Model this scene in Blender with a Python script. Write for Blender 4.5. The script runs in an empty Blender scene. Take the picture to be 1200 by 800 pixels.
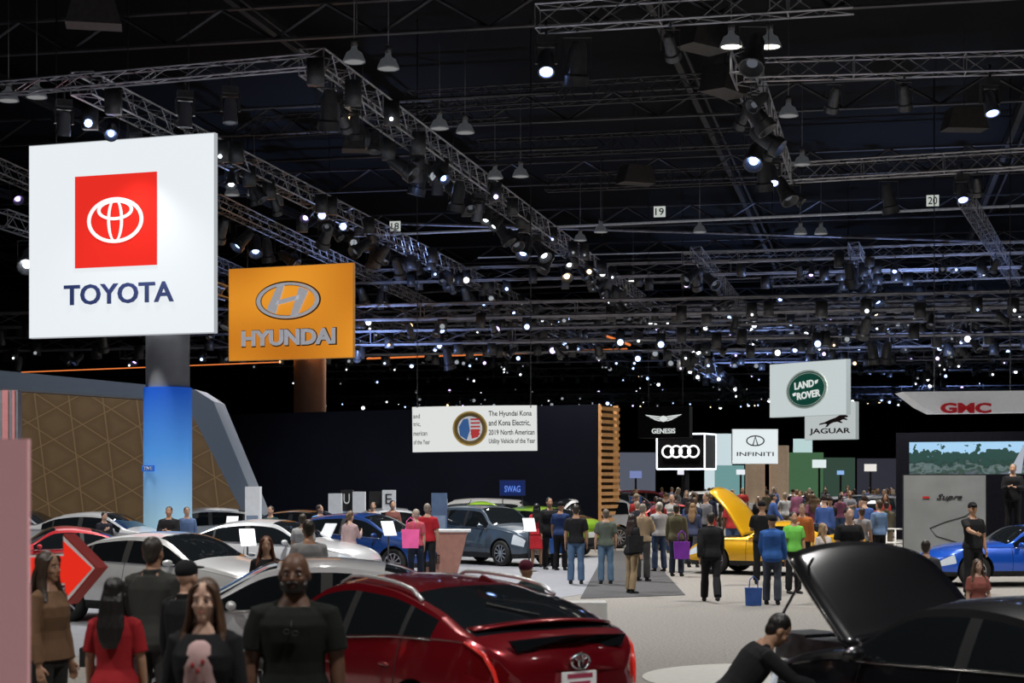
import bpy, bmesh, math, random
import numpy as np
from mathutils import Vector, Matrix
random.seed(7)
sc=bpy.context.scene
F=2000.0; H=2.3; HY=560.0
def X(px,Y): return (px-600)*Y/F
def ZP(py,Y): return H+(HY-py)*Y/F
def PZ(px,py,Z):
    Y=F*(Z-H)/(HY-py); return Vector((X(px,Y),Y,Z))
TH=math.atan(.213); CT,ST=math.cos(TH),math.sin(TH)
def hall(u,v,z=0): return Vector((u*CT+v*ST,-u*ST+v*CT,z))
# ------------------------------------------------------------ materials
_m={}
def mat(name,col=(.5,.5,.5),rough=.5,metal=0,em=None,es=0,var=.0,vs=8,bump=0,bs=30,coat=0,spec=.5,bd=.05,st=None):
    if name in _m: return _m[name]
    m=bpy.data.materials.new(name); m.use_nodes=True; nt=m.node_tree; b=nt.nodes['Principled BSDF']
    b.inputs['Base Color'].default_value=(*col,1); b.inputs['Roughness'].default_value=rough
    b.inputs['Metallic'].default_value=metal; b.inputs['Coat Weight'].default_value=coat
    b.inputs['Coat Roughness'].default_value=.05; b.inputs['Specular IOR Level'].default_value=spec
    if em:
        b.inputs['Emission Color'].default_value=(*em,1); b.inputs['Emission Strength'].default_value=es
        try: m.cycles.emission_sampling='NONE'
        except Exception: pass
    if var or bump:
        tc=nt.nodes.new('ShaderNodeTexCoord'); src=tc.outputs['Object']
        if st:
            mp=nt.nodes.new('ShaderNodeMapping'); mp.inputs['Scale'].default_value=st; nt.links.new(src,mp.inputs[0]); src=mp.outputs[0]
    if var:
        n=nt.nodes.new('ShaderNodeTexNoise'); n.inputs['Scale'].default_value=vs; n.inputs['Detail'].default_value=4
        nt.links.new(src,n.inputs['Vector'])
        r=nt.nodes.new('ShaderNodeValToRGB'); r.color_ramp.elements[0].position=.3; r.color_ramp.elements[1].position=.7
        r.color_ramp.elements[0].color=(*[c*(1-var) for c in col],1); r.color_ramp.elements[1].color=(*[min(1,c*(1+var)) for c in col],1)
        nt.links.new(n.outputs['Fac'],r.inputs['Fac']); nt.links.new(r.outputs['Color'],b.inputs['Base Color'])
    if bump:
        n2=nt.nodes.new('ShaderNodeTexNoise'); n2.inputs['Scale'].default_value=bs; n2.inputs['Detail'].default_value=2
        nt.links.new(src,n2.inputs['Vector'])
        bp=nt.nodes.new('ShaderNodeBump'); bp.inputs['Strength'].default_value=bump; bp.inputs['Distance'].default_value=bd
        nt.links.new(n2.outputs['Fac'],bp.inputs['Height']); nt.links.new(bp.outputs['Normal'],b.inputs['Normal'])
    _m[name]=m; return m
def cloth(c): 
    return mat('cloth_%.3f_%.3f_%.3f'%tuple(c),c,.85,var=.12,vs=6,bump=.45,bs=7,bd=.035,spec=.2,st=(1,1,.6))
def paint(c,metal=.25): return mat('paint_%.3f_%.3f_%.3f'%tuple(c),c,.28,metal,coat=1,var=.03,vs=3)
def skinm(c): return mat('skin_%.3f_%.3f_%.3f'%tuple(c),c,.5,var=.06,vs=14,spec=.4)
def hairm(c): return mat('hair_%.3f_%.3f_%.3f'%tuple(c),c,.42,var=.4,vs=70,bump=.5,bs=80,bd=.012,st=(1,1,.07))
def emis(name,c,s,base=None):
    m=mat(name,base or tuple(q*.03 for q in c),.9,em=c,es=s,var=.02,spec=.0)
    if s<2:
        try: m.cycles.emission_sampling='AUTO'
        except Exception: pass
    return m
BLACK=mat('matte_black',(.012,.012,.013),.6,var=.2)
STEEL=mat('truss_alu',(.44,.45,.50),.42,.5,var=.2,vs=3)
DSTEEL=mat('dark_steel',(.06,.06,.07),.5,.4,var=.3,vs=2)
FSTEEL=mat('far_steel',(.26,.27,.32),.5,.2,var=.3,vs=2)
CHROME=mat('chrome',(.75,.75,.78),.12,1,var=.03)
WHITE=mat('white_plastic',(.8,.8,.8),.4,var=.04)
RUB=mat('rubber',(.015,.015,.015),.75,var=.2)
RIM=mat('alloy',(.5,.5,.53),.25,.9,var=.05)
GLASS=mat('tinted_glass',(.008,.01,.012),.04,0,var=.05,spec=.8)
HEADL=mat('headlight_glass',(.7,.75,.8),.08,.4,em=(.8,.9,1),es=.25,var=.1)
TAILL=mat('tail_glass',(.10,.003,.005),.08,0,coat=1,var=.1)
TAILR=mat('tail_line',(.4,.01,.01),.2,0,em=(1,.05,.03),es=.25,coat=1,var=.1)
# ------------------------------------------------------------ mesh builder
class MB:
    def __init__(s): s.v=[];s.f=[];s.m=[]
    def add(s,vs,fs,mi=0,xf=None):
        o=len(s.v)
        for v in vs:
            v=Vector(v); s.v.append(tuple(xf(v) if xf else v))
        for f in fs: s.f.append([i+o for i in f]); s.m.append(mi)
    def box(s,c,d,mi=0,xf=None):
        x,y,z=c;a,b,e=[q/2 for q in d]
        vs=[(x+i*a,y+j*b,z+k*e) for i in(-1,1) for j in(-1,1) for k in(-1,1)]
        s.add(vs,[(0,1,3,2),(4,6,7,5),(0,4,5,1),(2,3,7,6),(0,2,6,4),(1,5,7,3)],mi,xf)
    def tube(s,pts,rads,n=10,mi=0,frame=None,xf=None,caps=True):
        pts=[Vector(p) for p in pts]; vs=[]
        ref=None
        for i,p in enumerate(pts):
            t=(pts[min(i+1,len(pts)-1)]-pts[max(i-1,0)]).normalized()
            if frame: a,b=frame
            else:
                if ref is None: ref=Vector((0,0,1)) if abs(t.z)<.9 else Vector((0,1,0))
                a=(ref-t*ref.dot(t)).normalized(); b=t.cross(a); ref=a
            r=rads[i] if isinstance(rads,(list,tuple)) else rads
            ra,rb=r if isinstance(r,(tuple,list)) else (r,r)
            for k in range(n):
                q=2*math.pi*k/n; vs.append(p+a*ra*math.cos(q)+b*rb*math.sin(q))
        fs=[]
        for i in range(len(pts)-1):
            for k in range(n):
                k2=(k+1)%n; fs.append((i*n+k,i*n+k2,(i+1)*n+k2,(i+1)*n+k))
        if caps: fs.append(tuple(range(n-1,-1,-1))); fs.append(tuple((len(pts)-1)*n+k for k in range(n)))
        s.add(vs,fs,mi,xf)
    def ell(s,c,r,n=14,m=9,mi=0,xf=None):
        vs=[(c[0],c[1],c[2]+r[2])]
        for i in range(1,m):
            a=math.pi*i/m
            for k in range(n):
                q=2*math.pi*k/n; vs.append((c[0]+r[0]*math.sin(a)*math.cos(q),c[1]+r[1]*math.sin(a)*math.sin(q),c[2]+r[2]*math.cos(a)))
        vs.append((c[0],c[1],c[2]-r[2])); L=len(vs)-1; fs=[]
        for k in range(n): fs.append((0,1+k,1+(k+1)%n)); fs.append((L,1+(m-2)*n+(k+1)%n,1+(m-2)*n+k))
        for i in range(m-2):
            for k in range(n): fs.append((1+i*n+k,1+(i+1)*n+k,1+(i+1)*n+(k+1)%n,1+i*n+(k+1)%n))
        s.add(vs,fs,mi,xf)
    def loft(s,rings,n=20,mi=0,xf=None):
        vs=[];fs=[]
        for (z,rx,ry,yo) in rings:
            for k in range(n):
                q=2*math.pi*k/n; c,d=math.cos(q),math.sin(q)
                e=.82; vs.append((rx*math.copysign(abs(c)**e,c),yo+ry*math.copysign(abs(d)**e,d),z))
        for i in range(len(rings)-1):
            for k in range(n): fs.append((i*n+k,i*n+(k+1)%n,(i+1)*n+(k+1)%n,(i+1)*n+k))
        fs.append(tuple(range(n-1,-1,-1))); fs.append(tuple((len(rings)-1)*n+k for k in range(n)))
        s.add(vs,fs,mi,xf)
    def lathe(s,prof,n=24,mi=0,xf=None,axis='y'):
        vs=[];fs=[];P=len(prof)
        for k in range(n):
            q=2*math.pi*k/n
            for (r,h) in prof:
                if axis=='y': vs.append((r*math.cos(q),h,r*math.sin(q)))
                else: vs.append((r*math.cos(q),r*math.sin(q),h))
        for k in range(n):
            for i in range(P-1): fs.append((k*P+i,k*P+i+1,((k+1)%n)*P+i+1,((k+1)%n)*P+i))
        s.add(vs,fs,mi,xf)
    def prism(s,pts,y0,y1,mi=0,xf=None):
        n=len(pts); vs=[(p[0],y0,p[1]) for p in pts]+[(p[0],y1,p[1]) for p in pts]
        fs=[tuple(range(n)),tuple(range(2*n-1,n-1,-1))]+[(i,(i+1)%n,n+(i+1)%n,n+i) for i in range(n)]
        s.add(vs,fs,mi,xf)
    def ring(s,cx,cz,rx,rz,w,y0,y1,mi=0,n=48,xf=None,wz=None):
        wz=wz or w; vs=[]
        for k in range(n):
            q=2*math.pi*k/n; c,d=math.cos(q),math.sin(q)
            for (a,b) in((rx,rz),(rx-w,rz-wz)):
                for y in(y0,y1): vs.append((cx+a*c,y,cz+b*d))
        fs=[]
        for k in range(n):
            a=4*k;b=4*((k+1)%n)
            fs+=[(a,b,b+2,a+2),(a+1,a+3,b+3,b+1),(a,a+1,b+1,b),(a+2,b+2,b+3,a+3)]
        s.add(vs,fs,mi,xf)
    def mesh(s,name,mats,smooth=True,ang=None,fix=True):
        me=bpy.data.meshes.new(name); me.from_pydata(s.v,[],s.f)
        for m in mats: me.materials.append(m)
        me.polygons.foreach_set('material_index',s.m)
        me.update()
        if fix:
            b=bmesh.new(); b.from_mesh(me); bmesh.ops.recalc_face_normals(b,faces=b.faces); b.to_mesh(me); b.free()
        if smooth:
            me.polygons.foreach_set('use_smooth',[True]*len(me.polygons))
            if ang:
                try: me.set_sharp_from_angle(angle=math.radians(ang))
                except Exception: pass
        return me
def ob(name,me,parent=None,loc=None,rot=None,scale=None,label=None,cat=None,group=None,kind=None,m0=None):
    o=bpy.data.objects.new(name,me); bpy.context.collection.objects.link(o)
    if parent: o.parent=parent
    if loc is not None: o.location=loc
    if rot is not None: o.rotation_euler=rot
    if scale is not None: o.scale=(scale,)*3 if isinstance(scale,(int,float)) else scale
    if label: o['label']=label
    if cat: o['category']=cat
    if group: o['group']=group
    if kind: o['kind']=kind
    if m0 is not None:
        for i,m in (m0.items() if isinstance(m0,dict) else {0:m0}.items()):
            o.material_slots[i].link='OBJECT'; o.material_slots[i].material=m
    return o
def evalmesh(me,mods,name):
    t=bpy.data.objects.new('tmp',me); bpy.context.collection.objects.link(t)
    for ty,kw in mods:
        m=t.modifiers.new(ty,ty)
        for k,v in kw.items(): setattr(m,k,v)
    dg=bpy.context.evaluated_depsgraph_get(); dg.update()
    r=bpy.data.meshes.new_from_object(t.evaluated_get(dg)); r.name=name
    bpy.data.objects.remove(t); return r
def textmesh(s,w,h,m,depth=.02,bold=0,shear=0,name='lettering'):
    c=bpy.data.curves.new('t','FONT'); c.body=s; c.align_x='CENTER'; c.size=1; c.extrude=.02; c.offset=bold; c.shear=shear; c.resolution_u=3
    t=bpy.data.objects.new('tmp',c); bpy.context.collection.objects.link(t)
    dg=bpy.context.evaluated_depsgraph_get(); dg.update()
    me=bpy.data.meshes.new_from_object(t.evaluated_get(dg)); bpy.data.objects.remove(t)
    n=len(me.vertices); co=np.empty(n*3,dtype=np.float32); me.vertices.foreach_get('co',co); co=co.reshape(-1,3)
    mn=co.min(0);mx=co.max(0); ctr=(mn+mx)/2
    sx=w/(mx[0]-mn[0]) ; sz=h/(mx[1]-mn[1]) if h else sx
    out=np.empty_like(co); out[:,0]=(co[:,0]-ctr[0])*sx; out[:,2]=(co[:,1]-ctr[1])*sz; out[:,1]=-(co[:,2]/.02)*depth
    me.vertices.foreach_set('co',out.ravel()); me.materials.clear(); me.materials.append(m); me.name=name
    me.polygons.foreach_set('material_index',[0]*len(me.polygons)); me.update(); return me
# ------------------------------------------------------------ hall shell
def nodes_floor():
    m=bpy.data.materials.new('hall_carpet'); m.use_nodes=True; nt=m.node_tree; b=nt.nodes['Principled BSDF']; N=nt.nodes.new; L=nt.links.new
    tc=N('ShaderNodeTexCoord'); n=N('ShaderNodeTexNoise'); n.inputs['Scale'].default_value=26; n.inputs['Detail'].default_value=8
    L(tc.outputs['Object'],n.inputs['Vector']); r=N('ShaderNodeValToRGB')
    r.color_ramp.elements[0].position=.36; r.color_ramp.elements[0].color=(.15,.142,.132,1); r.color_ramp.elements[1].position=.64; r.color_ramp.elements[1].color=(.27,.255,.237,1)
    L(n.outputs['Fac'],r.inputs['Fac']); L(r.outputs['Color'],b.inputs['Base Color']); b.inputs['Roughness'].default_value=.8
    return m
def quad_box(name,mn,mx,m,kind='structure',**k):
    mb=MB(); mb.box([(a+b)/2 for a,b in zip(mn,mx)],[b-a for a,b in zip(mn,mx)])
    return ob(name,mb.mesh(name,[m],False),kind=kind,**k)
R=(0,0,-TH)
U0,U1,V0,V1,ZC=-62,75,-12,190,16.0
HALLW=mat('hall_wall',(.02,.02,.022),.8,var=.3,vs=.3)
quad_box('floor',(U0,V0,-.2),(U1,V1,0),nodes_floor(),rot=R)
quad_box('ceiling',(U0,V0,ZC),(U1,V1,ZC+.2),mat('ceiling_deck',(.004,.0045,.006),.8,var=.4,vs=.25,spec=.1),rot=R)
quad_box('wall_back',(U0,V1,0),(U1,V1+.3,ZC),HALLW,rot=R)
quad_box('wall_front',(U0,V0-.3,0),(U1,V0,ZC),HALLW,rot=R)
quad_box('wall_left',(U0-.3,V0,0),(U0,V1,ZC),HALLW,rot=R)
quad_box('wall_right',(U1,V0,0),(U1+.3,V1,ZC),HALLW,rot=R)
def slab(name,pts,z0,z1,m,label,cat,mats=None):
    mb=MB(); n=len(pts); mb.add([(p[0],p[1],z0) for p in pts]+[(p[0],p[1],z1) for p in pts],[tuple(range(n)),tuple(range(2*n-1,n-1,-1))]+[(i,(i+1)%n,n+(i+1)%n,n+i) for i in range(n)])
    return ob(name,mb.mesh(name,[m],False),label=label,cat=cat)
slab('carpet',[(-22,22),(-1.2,22),(-.3,30),(1.5,34),(2.2,44),(2.6,50),(-12,50),(-26,50)],0,.006,mat('booth_carpet',(.20,.21,.24),.6,var=.1,vs=4),'pale grey booth carpet under the display cars','carpet')
slab('carpet',[(1.3,32.5),(3.4,33.5),(4.2,54),(2.8,54),(2.2,44)],0,.012,mat('dark_carpet',(.05,.05,.055),.9,var=.3,vs=20),'dark charcoal carpet strip beside the aisle','carpet')
cp=[(3.0+1.5*math.cos(a*math.pi/24),19.6+1.5*math.sin(a*math.pi/24)) for a in range(48)]
slab('light_pool_disc',cp,0,.012,mat('light_pool_white',(.5,.5,.47),.5,var=.06),'round pale disc painting a circle of light on the aisle','light pool')  # disc painted in place of a circle of light on the floor
# ------------------------------------------------------------ trusses and ceiling
def truss(p0,p1,w=.45,label='aluminium box lighting truss hung under the dark ceiling',bay=.6,r=.026,m=None,tri=False,group='lighting trusses'):
    p0=Vector(p0);p1=Vector(p1);d=p1-p0;L=d.length;t=d.normalized(); s=t.cross(Vector((0,0,1))).normalized(); u=Vector((0,0,1))
    mb=MB(); cs=[s*(a*w/2)+u*(b*w/2) for a,b in((-1,-1),(1,-1),(1,1),(-1,1))]
    for c in cs: mb.tube([c,c+d],r,n=4)
    nb=max(2,int(L/bay))
    for i in range(nb):
        a=d*(i/nb);b=d*((i+1)/nb)
        for k in range(4):
            c0=cs[k];c1=cs[(k+1)%4]
            if i%2: c0,c1=c1,c0
            mb.tube([a+c0,b+c1],r*.6,n=3,caps=False)
        if i%4==0:
            for k in range(4): mb.tube([a+cs[k],a+cs[(k+1)%4]],r*.6,n=3,caps=False)
    return ob('lighting_truss',mb.mesh('lighting_truss',[m or STEEL],False,fix=False),loc=p0,label=label,cat='truss',group=group)
TR=[]
def T(a,b,fx=True,**k):
    truss(a,b,**k)
    if fx: TR.append((Vector(a),Vector(b)))
ZT=12
A0,A1=PZ(365,72,ZT),PZ(795,385,ZT); B0,B1=PZ(95,97,ZT),PZ(680,390,ZT)
T(A0,A1,w=.6,r=.032); T(B0,B1,w=.55,r=.03)
T(PZ(-20,106,ZT),A0,False,w=.3)
T(PZ(-40,180,ZT),PZ(430,385,ZT))
T(PZ(870,70,ZT),PZ(918,205,ZT),w=.55,r=.032); T(PZ(918,203,ZT),PZ(1230,184,ZT),w=.55,r=.032)
T(PZ(872,82,ZT),PZ(1230,72,ZT)); T(PZ(630,22,ZT),PZ(1000,-2,ZT),w=.5); T(PZ(815,295,ZT),PZ(905,405,ZT)); T(PZ(800,303,ZT),PZ(1230,288,ZT))
T(PZ(680,390,ZT),PZ(1000,375,ZT)); T(PZ(1000,290,ZT),PZ(1060,400,ZT))
T(PZ(0,255,9.5),PZ(270,345,9.5))
T(PZ(250,235,ZT),PZ(560,385,ZT)); T(PZ(905,330,ZT),PZ(1230,318,ZT)); T(PZ(1130,230,ZT),PZ(1190,330,ZT),False,m=FSTEEL)
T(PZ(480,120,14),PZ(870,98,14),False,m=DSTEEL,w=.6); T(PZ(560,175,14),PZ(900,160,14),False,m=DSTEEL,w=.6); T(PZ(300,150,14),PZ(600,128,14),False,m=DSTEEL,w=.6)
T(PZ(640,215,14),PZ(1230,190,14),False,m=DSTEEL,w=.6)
far=[]
rr=random.Random(3)
for v in range(68,178,5):
    z=8.3+rr.random()*3.6; u0=-34+rr.random()*6; u1=45-rr.random()*6
    if rr.random()<.5: u1=10+rr.random()*15
    elif rr.random()<.4: u0=-2+rr.random()*8
    a=hall(u0-v*.1,v,z);b=hall(u1,v,z); truss(a,b,bay=1.6,r=.045,w=.6,m=FSTEEL,group='distant trusses',label='dark distant lighting truss carrying many small lamps'); far.append((a,b))
for u in (-26,-18,-10,-3,4,12,19,26,34):
    z=8.8+rr.random()*3; v0=75+rr.random()*15
    a=hall(u,v0,z);b=hall(u,v0+60,z); truss(a,b,bay=1.6,r=.045,w=.6,m=FSTEEL,group='distant trusses',label='dark distant lighting truss running away down the hall'); far.append((a,b))
for i,v in enumerate(range(44,186,12)):
    mb=MB(); L=U1-U0-2
    mb.box((0,0,0),(L,.2,.06)); mb.box((0,0,.9),(L,.2,.06)); 
    for k in range(int(L/3)):
        x=-L/2+k*3; mb.tube([(x,0,0),(x+1.5,0,.9)],.05,n=4,caps=False); mb.tube([(x+1.5,0,.9),(x+3,0,0)],.05,n=4,caps=False)
    ob('roof_beam',mb.mesh('roof_beam',[DSTEEL],False,fix=False),loc=hall((U0+U1)/2,v,14.2),rot=R,label='dark steel roof girder spanning the hall ceiling',cat='beam',group='roof girders')
for i,u in enumerate(range(-50,72,11)):
    mb=MB(); mb.box((0,0,0),(.2,150,.4)); mb.box((.4,0,-.2),(.08,150,.08))
    ob('roof_purlin',mb.mesh('roof_purlin',[mat('joist_black',(.02,.02,.024),.7,var=.3,vs=1)],False),loc=hall(u,110,15.3),rot=R,label='dark lengthwise ceiling joist with conduit',cat='beam',group='roof joists')
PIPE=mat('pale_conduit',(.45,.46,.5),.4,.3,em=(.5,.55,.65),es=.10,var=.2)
def pipe(a,b,r,m,label,name='ceiling_pipe'):
    mb=MB(); a=Vector(a);b=Vector(b); mb.tube([(0,0,0),b-a],r,n=8); return ob(name,mb.mesh(name,[m]),loc=a,label=label,cat='pipe')
pipe(PZ(430,276,12.5),PZ(1240,239,12.5),.05,PIPE,'pale conduit pipe crossing under the ceiling')
pipe(PZ(650,108,12.8),PZ(60,140,12.8),.04,DSTEEL,'thin dark conduit crossing under the ceiling')
pipe(PZ(470,262,12.9),PZ(1240,285,12.9),.06,FSTEEL,'dark conduit pipe crossing under the ceiling')
pipe(PZ(560,302,12.5),PZ(1240,283,12.5),.03,PIPE,'thin pale conduit crossing under the ceiling')
pipe(PZ(430,345,12.5),PZ(1240,310,12.5),.06,FSTEEL,'grey conduit pipe crossing under the ceiling')
pipe(PZ(280,190,13),PZ(700,172,13),.05,DSTEEL,'dark conduit pipe crossing under the ceiling')
OR=emis('orange_glow',(1,.25,.06),.8)  # orange light falling on pipes, put into their material as glow
pipe(Vector((X(430,90),90,ZP(420,90))),Vector((X(735,84),84,ZP(409,84))),.045,OR,'pipe above the booths with painted orange light','orange_lit_pipe')
pipe(Vector((X(25,62),62,ZP(436,62))),Vector((X(330,62),62,ZP(424,62))),.02,OR,'pipe above the booths with painted orange light','orange_lit_pipe')
pipe(Vector((X(712,80),80,ZP(394,80))),Vector((X(738,76),76,ZP(404,76))),.06,OR,'short pipe with painted orange light','orange_lit_pipe')
for n,(px,py) in {'18':(463,265),'19':(773,248),'20':(1093,235)}.items():
    p=PZ(px,py,12.8); mb=MB(); mb.box((0,0,0),(.46,.03,.42)); o=ob('number_sign',mb.mesh('number_sign',[emis('num_white',(.8,.85,.8),.6)],False),loc=p,rot=R,label='small white column number plate under the ceiling',cat='sign')
    ob('numeral',textmesh(n,.34,.28,BLACK,.01,.01,name='numeral'),o,loc=(0,-.02,0))
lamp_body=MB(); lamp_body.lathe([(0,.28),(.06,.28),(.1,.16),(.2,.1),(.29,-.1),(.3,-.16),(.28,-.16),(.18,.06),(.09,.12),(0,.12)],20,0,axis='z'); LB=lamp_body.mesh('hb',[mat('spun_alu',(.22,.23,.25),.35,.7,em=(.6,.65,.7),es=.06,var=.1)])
l2=MB(); l2.lathe([(0,-.13),(.26,-.13),(.26,-.15),(0,-.15)],20,0,axis='z'); LE=l2.mesh('he',[emis('hb_glow',(1,.95,.8),3.0)]); LE2=l2.mesh('he2',[emis('hb_dim',(.8,.8,.8),.25)])
l3=MB(); l3.tube([(0,0,.26),(0,0,.42)],.09,n=12); l3.tube([(0,0,.42),(0,0,3.2)],.012,n=5); LC=l3.mesh('hc',[mat('gear_grey',(.25,.25,.27),.5,.3,var=.1)])
for px,py,on in [(857,48,1),(902,48,1),(924,130,0),(940,188,0),(455,74,0),(545,150,0),(580,204,0),(610,202,0),(272,224,0),(298,224,0),(938,270,0),(962,270,0),(515,145,0),(43,108,0),(10,112,0),(820,268,0),(704,268,0),(680,278,0),(742,326,1),(760,326,0),(415,66,0)]:
    o=ob('high_bay_lamp',LB,loc=PZ(px,py,12.3),scale=.9,label='domed metal high bay lamp hanging from the ceiling'+(', lit' if on else ', unlit'),cat='ceiling lamp',group='high bay lamps')
    ob('lamp_lens',LE if on else LE2,o); ob('cord',LC,o)
LENS=[emis('lens_w',(.9,.95,1),9),emis('lens_b',(.3,.45,1),12),emis('lens_v',(.55,.35,1),9),emis('lens_a',(1,.75,.45),5),emis('lens_off',(.25,.27,.32),.35)]
CAN=mat('can_black',(.085,.09,.10),.35,.3,var=.2)
_fx={}
def fixmesh(tilt,yaw,li,big=False):
    k=(tilt,yaw,li,big)
    if k in _fx: return _fx[k]
    mb=MB(); Rm=Matrix.Rotation(math.radians(yaw),4,'Z')@Matrix.Rotation(math.radians(tilt),4,'X'); s=2.1 if big else 1.4
    xf=lambda v:(Rm@(v*s))+Vector((0,0,-.34*s))
    mb.lathe([(0,.2),(.06,.2),(.09,.12),(.1,-.12),(.125,-.14),(.13,-.24),(.115,-.24),(.06,-.17)],12,0,xf,axis='z')
    mb.lathe([(0,-.16),(.055,-.16),(.055,-.175),(0,-.175)],12,1,xf,axis='z')
    mb.box((.14*s,0,-.25*s),(.015,.03,.3*s)); mb.box((-.14*s,0,-.25*s),(.015,.03,.3*s)); mb.box((0,0,-.1*s),(.3*s,.03,.02)); mb.box((0,0,-.03),(.05,.05,.12))
    _fx[k]=mb.mesh('spot',[CAN,LENS[li]],True,30); return _fx[k]
cnt=0
def fixtures(a,b,step,jit=.3,p=.92):
    global cnt
    L=(b-a).length; n=int(L/step)
    for i in range(n):
        if rr.random()>p or cnt>=290: continue
        q=a.lerp(b,(i+.5+rr.uniform(-jit,jit))/n)
        tilt=rr.choice([-35,-55,15,40,-45]); yaw=rr.choice([-50,-20,10,35,70,160]); li=rr.choices([0,1,2,3,4],[1.6,2.6,1,.5,7])[0]
        ob('spotlight',fixmesh(tilt,yaw,li,rr.random()<.3),loc=q+Vector((rr.choice([-.2,.2]),0,-.25)),label='black stage spotlight clamped under a truss',cat='spotlight',group='truss spotlights'); cnt+=1
for a,b in TR: fixtures(a,b,1.7,.45)
for a,b in far[:7]: fixtures(a,b,2.6,.5)
mb=MB()
for a,b in far+TR[:2]+TR[9:11]:
    L=(b-a).length; n=int(L/1.3)
    for i in range(n):
        q=a.lerp(b,(i+rr.random())/n)+Vector((rr.uniform(-1.0,1.0),rr.uniform(-1.5,1.5),-.35-rr.random()*.4)); r=rr.choice([.05,.06,.08,.11,.14])
        mb.box(q+Vector((0,.18,.18)),(.38,.3,.6),0)
        if rr.random()<.36: mb.ell(q,(r,r,r),6,4,rr.choices([1,2,3,4,5],[3.5,3.5,1.2,1,5])[0])
ob('distant_spotlights',mb.mesh('distant_spotlights',[CAN]+[emis('fl%d'%i,c,s) for i,(c,s) in enumerate([((.9,.95,1),3.5),((.4,.55,1),3.5),((.65,.5,1),3),((1,.7,.4),3),((.5,.55,.6),.6)])],True,fix=False),label='mass of tiny distant stage lamps crowding the far rigs',cat='spotlights',kind='stuff')
def moving_head(p,yaw,tilt,on):
    mb=MB(); mb.box((0,0,0),(.36,.3,.16)); o=ob('moving_head_light',mb.mesh('mh',[CAN],False),loc=p,rot=(0,0,yaw),scale=1.05,label='large black moving head stage light hanging under the truss',cat='stage light',group='moving head lights')
    mb=MB(); mb.box((0,0,-.12),(.42,.1,.06)); mb.box((.2,0,-.3),(.05,.12,.36)); mb.box((-.2,0,-.3),(.05,.12,.36)); ob('yoke',mb.mesh('yk',[CAN],False),o)
    mb=MB(); mb.lathe([(0,.26),(.12,.24),(.16,.1),(.15,-.15),(.17,-.2),(.17,-.33),(.14,-.33),(.13,-.26)],18,0,axis='z'); h=ob('lamp_head',mb.mesh('hd',[mat('mh_grey',(.16,.17,.21),.3,.3,var=.1)],True,35),o,loc=(0,0,-.42),rot=(tilt,0,0))
    mb=MB(); mb.lathe([(0,-.3),(.13,-.3),(.12,-.32),(0,-.33)],18,0,axis='z'); ob('lens',mb.mesh('ln',[LENS[1] if on else LENS[4]]),h)
    mb=MB(); mb.tube([(0,0,.08),(0,0,.40)],.03,n=6); ob('clamp',mb.mesh('cl',[CAN]),o)
for px,py,yw,tl,on in [(217,89,.3,.1,0),(270,84,.1,-.1,0),(391,91,.5,.3,0),(513,180,.2,.2,0),(488,162,0,.4,1),(640,22,0,-.6,1),(1127,190,0,-.5,1),(1160,74,.2,-.4,1),(905,168,0,-.5,1),(75,100,.4,.3,0),(560,214,.3,.5,0)]:
    moving_head(PZ(px,py,ZT)-Vector((0,0,.45)),yw,tl,on)
for px,Y in [(66,46.5),(150,45.8),(221,45.2),(418,38),(290,66),(386,65),(489,51),(622,51),(853,40),(905,82),(994,79),(760,75),(800,75),(706,70),(531,60)]:
    mb=MB(); zb={66:11.2,150:11.2,221:11.2,290:10.3,386:10.3,489:4.4,622:4.4,905:7.7,994:7.7,760:5.4,800:5.4}.get(px,12.2); mb.tube([(0,0,zb),(0,0,ZC)],.014,n=4)
    ob('hanging_cable',mb.mesh('cbl',[DSTEEL]),loc=(X(px,Y),Y,0),label='thin steel suspension cable from the ceiling',cat='cable',group='suspension cables')
for px,py,Z,a in [(425,165,12.6,.1),(822,42,12.5,.7),(745,205,13,.4),(1130,140,13,.1),(110,15,13,.2),(850,95,12,.9)]:
    mb=MB(); mb.prism([(-.7,-.35),(.7,-.35),(.5,.35),(-.5,.35)],-.4,.4); mb.tube([(0,0,.35),(0,0,3)],.015,n=4)
    ob('hanging_speaker',mb.mesh('spk',[mat('spk',(.045,.042,.042),.7,var=.2)],False),loc=PZ(px,py,Z),rot=(0,0,a),scale=.9,label='black loudspeaker cabinet hanging from the ceiling',cat='speaker')
# ------------------------------------------------------------ signs
def signbox(name,xl,yl,xr,yr,z0,z1,th,mface,mside,label,pyl=None):
    a=Vector((X(xl,yl),yl,0));b=Vector((X(xr,yr),yr,0)); d=b-a; w=d.length; h=z1-z0
    ang=math.atan2(d.y,d.x); c=(a+b)/2; c.z=(z0+z1)/2
    mb=MB(); mb.box((0,th/2,0),(w,th,h),1); mb.box((0,-.004,0),(w-.04,.012,h-.04),0)
    o=ob(name,mb.mesh(name,[mface,mside],False),loc=c,rot=(0,0,ang),label=label,cat='sign')
    return o,w,h
def pillar(parent,r,z0,z1,m,x=0,y=.0,name='pillar',n=32):
    mb=MB(); mb.tube([(0,0,z0),(0,0,z1)],r,n=n); return ob(name,mb.mesh(name,[m],True,40),parent,loc=(x,y,0))
LBW=emis('lightbox_white',(.86,.91,.94),.94); 
o,w,h=signbox('sign_tower',34,46,251.5,44.2,6.06,11.25,.16,LBW,emis('lb_side',(.8,.85,.9),.5),'large white illuminated sign box with red emblem on a round column')
mb=MB(); q=.44*w; mb.box((0,0,0),(q,.03,h*.47)); ob('emblem_panel',mb.mesh('ep',[emis('red_panel',(.85,.03,.02),.95)],False),o,loc=(-.02*w,-.03,.087*h))
mb=MB(); cz=.088*h; cx=-.02*w
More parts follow.
